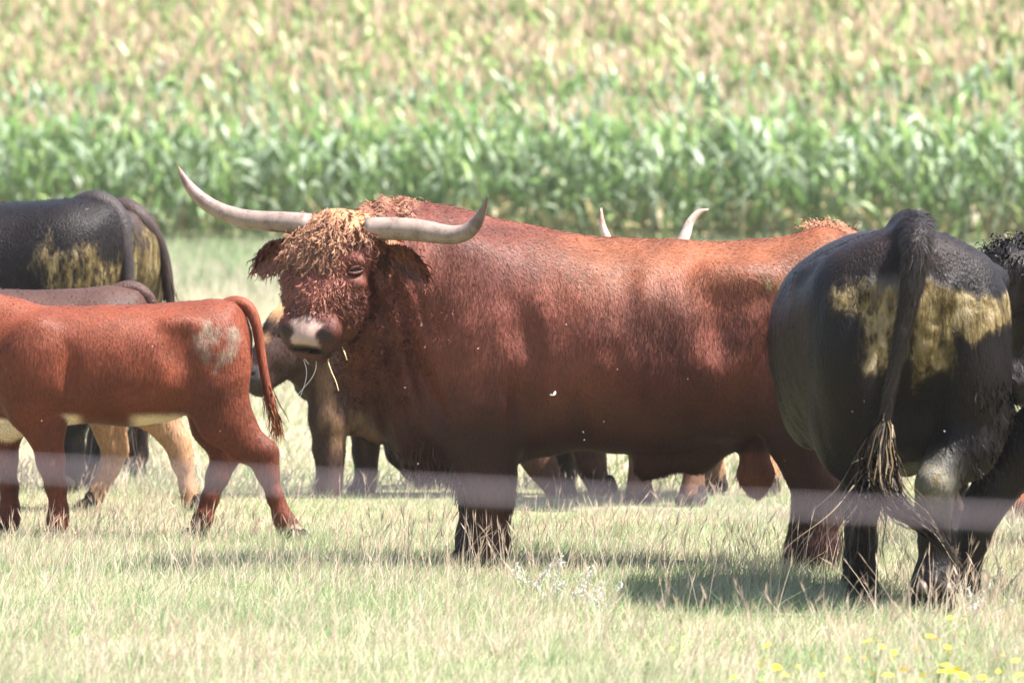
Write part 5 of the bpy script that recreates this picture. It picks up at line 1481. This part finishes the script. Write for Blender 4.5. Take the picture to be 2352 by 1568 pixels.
def build_mouth_stalks():
    d = 28.86
    M_SAL = plain_material('pale_fibre', (0.62, 0.60, 0.60), 0.3, 0.5, 60, .1)
    M_STR = plain_material('straw', (0.66, 0.50, 0.28), 0.6, 0.3, 60, .2)
    c4 = lambda cx, cy: ((620 + cx / 4.9) * .9408, (680 + cy / 4.9) * .9408)
    items = [('strand', [(545, 890), (600, 990), (628, 1100), (615, 1230), (560, 1390), (500, 1560)], .0014, M_SAL, 'pale strand hanging from the left of the bull\'s lips'),
             ('strand', [(720, 900), (742, 980), (738, 1080), (690, 1190), (600, 1300), (470, 1450), (425, 1520)], .0014, M_SAL, 'pale strand curling down from the middle of the bull\'s lips'),
             ('strand', [(550, 890), (600, 950), (655, 1025)], .0020, M_SAL, 'short pale stub poking out of the bull\'s lips'),
             ('straw_stalk', [(895, 900), (888, 990), (930, 1120), (975, 1220), (1012, 1345)], .0026, M_STR, 'long yellow straw hanging from the bull\'s mouth'),
             ('straw_stalk', [(1050, 830), (1085, 890), (1112, 975)], .0026, M_STR, 'short yellow straw at the corner of the bull\'s mouth')]
    for nm, pts, r, m, lab in items:
        P = np.array([(wx(a, d), d, wz(b, d)) for a, b in (c4(*p) for p in pts)])
        P[0, 1] += .10; P = catmull(P, 24)
        tag(tube_mesh(nm, P, np.linspace(r * 1.1, r * .6, 24), m, None, 6), lab, 'stalk', 'stalks in the bull\'s mouth')
build_mouth_stalks()

def build_moth():
    d = 28.7
    x, z = wx(1270, d), wz(907, d)
    root = link('moth', None, None, (x, d, z))
    tag(root, 'small white moth flying in front of the bull\'s flank', 'moth')
    def wing(pts):
        V = np.array(pts); n = len(V); V2 = np.concatenate([V, V + np.array([0, .0008, 0])])
        me = bpy.data.meshes.new('wing'); me.from_pydata(V2.tolist(), [], [list(range(n)), list(range(2*n - 1, n - 1, -1))] + [[i, n + i, n + (i+1) % n, (i+1) % n] for i in range(n)])
        me.materials.append(M_WHITE); return link('wing', me, root)
    wing([(0, 0, 0), (.004, .004, .012), (.010, .006, .018), (.014, .006, .010), (.010, .002, .001)])
    wing([(0, 0, 0), (-.006, -.010, .006), (-.012, -.014, .005), (-.014, -.012, -.001), (-.006, -.006, -.003)])
    tube_mesh('body', np.array([(-.005, 0, -.002), (0, -.001, 0), (.006, 0, -.001)]), [.001, .002, .001], M_WHITE, None, 6, root)
build_moth()

def build_fluff():
    V, Q = [], []; o = 0; r = np.random.default_rng(4)
    for i in range(9):
        a = unit(r.normal(0, 1, (1, 3)))[0]; b = unit(np.cross(a, r.normal(0, 1, 3))); k = len(V)
        V += [(-a - .25 * b), (-a + .25 * b), (a + .25 * b), (a - .25 * b)]; Q.append((k, k+1, k+2, k+3))
    me = new_mesh('seed_fluff', np.array(V), np.array(Q), M_WHITE)
    src = [(1387, 968), (1342, 1010), (1340, 992), (1958, 945), (930, 890), (960, 1065), (1803, 1058), (350, 795), (372, 796), (352, 690), (1680, 992), (1418, 848), (1098, 800), (1520, 690), (95, 966), (505, 990), (1300, 745), (1580, 870), (770, 1010), (2050, 1000), (2170, 990)]
    for dx, dy in src:
        d = rng.uniform(28.0, 28.7) if dx > 650 else rng.uniform(30.6, 31.4)
        if dx > 1850: d = rng.uniform(25.6, 26.2)
        o = link('seed_fluff', me, None, (wx(dx, d), d, wz(dy, d))); s = rng.uniform(.002, .0042); o.scale = (s, s, s); o.rotation_euler = tuple(rng.uniform(0, 6, 3))
        tag(o, 'tiny white speck of seed fluff drifting in front of the cattle', 'seed fluff', 'specks of drifting seed fluff')
build_fluff()

# ------------------------------------------------------------------ summer haze over the whole place
def build_haze():
    lo, hi = np.array([-900, -40, -1.2]), np.array([900, 1200, 26.0])
    V = [(x, y, z) for x in (lo[0], hi[0]) for y in (lo[1], hi[1]) for z in (lo[2], hi[2])]
    me = bpy.data.meshes.new('haze'); me.from_pydata(V, [], [(0, 1, 3, 2), (4, 6, 7, 5), (0, 4, 5, 1), (2, 3, 7, 6), (0, 2, 6, 4), (1, 5, 7, 3)])
    m = bpy.data.materials.new('haze'); m.use_nodes = True; nt = m.node_tree
    nt.nodes.remove(nt.nodes['Principled BSDF'])
    v = node(nt, 'ShaderNodeVolumePrincipled')
    v.inputs['Color'].default_value = (0.97, 0.95, 0.96, 1); v.inputs['Density'].default_value = HAZE; v.inputs['Anisotropy'].default_value = 0.2
    nt.links.new(v.outputs[0], nt.nodes['Material Output'].inputs['Volume'])
    me.materials.append(m)
    tag(link('haze', me), 'thin pale summer haze in the air', 'haze', kind='stuff')
HAZE = 0.00022
build_haze()
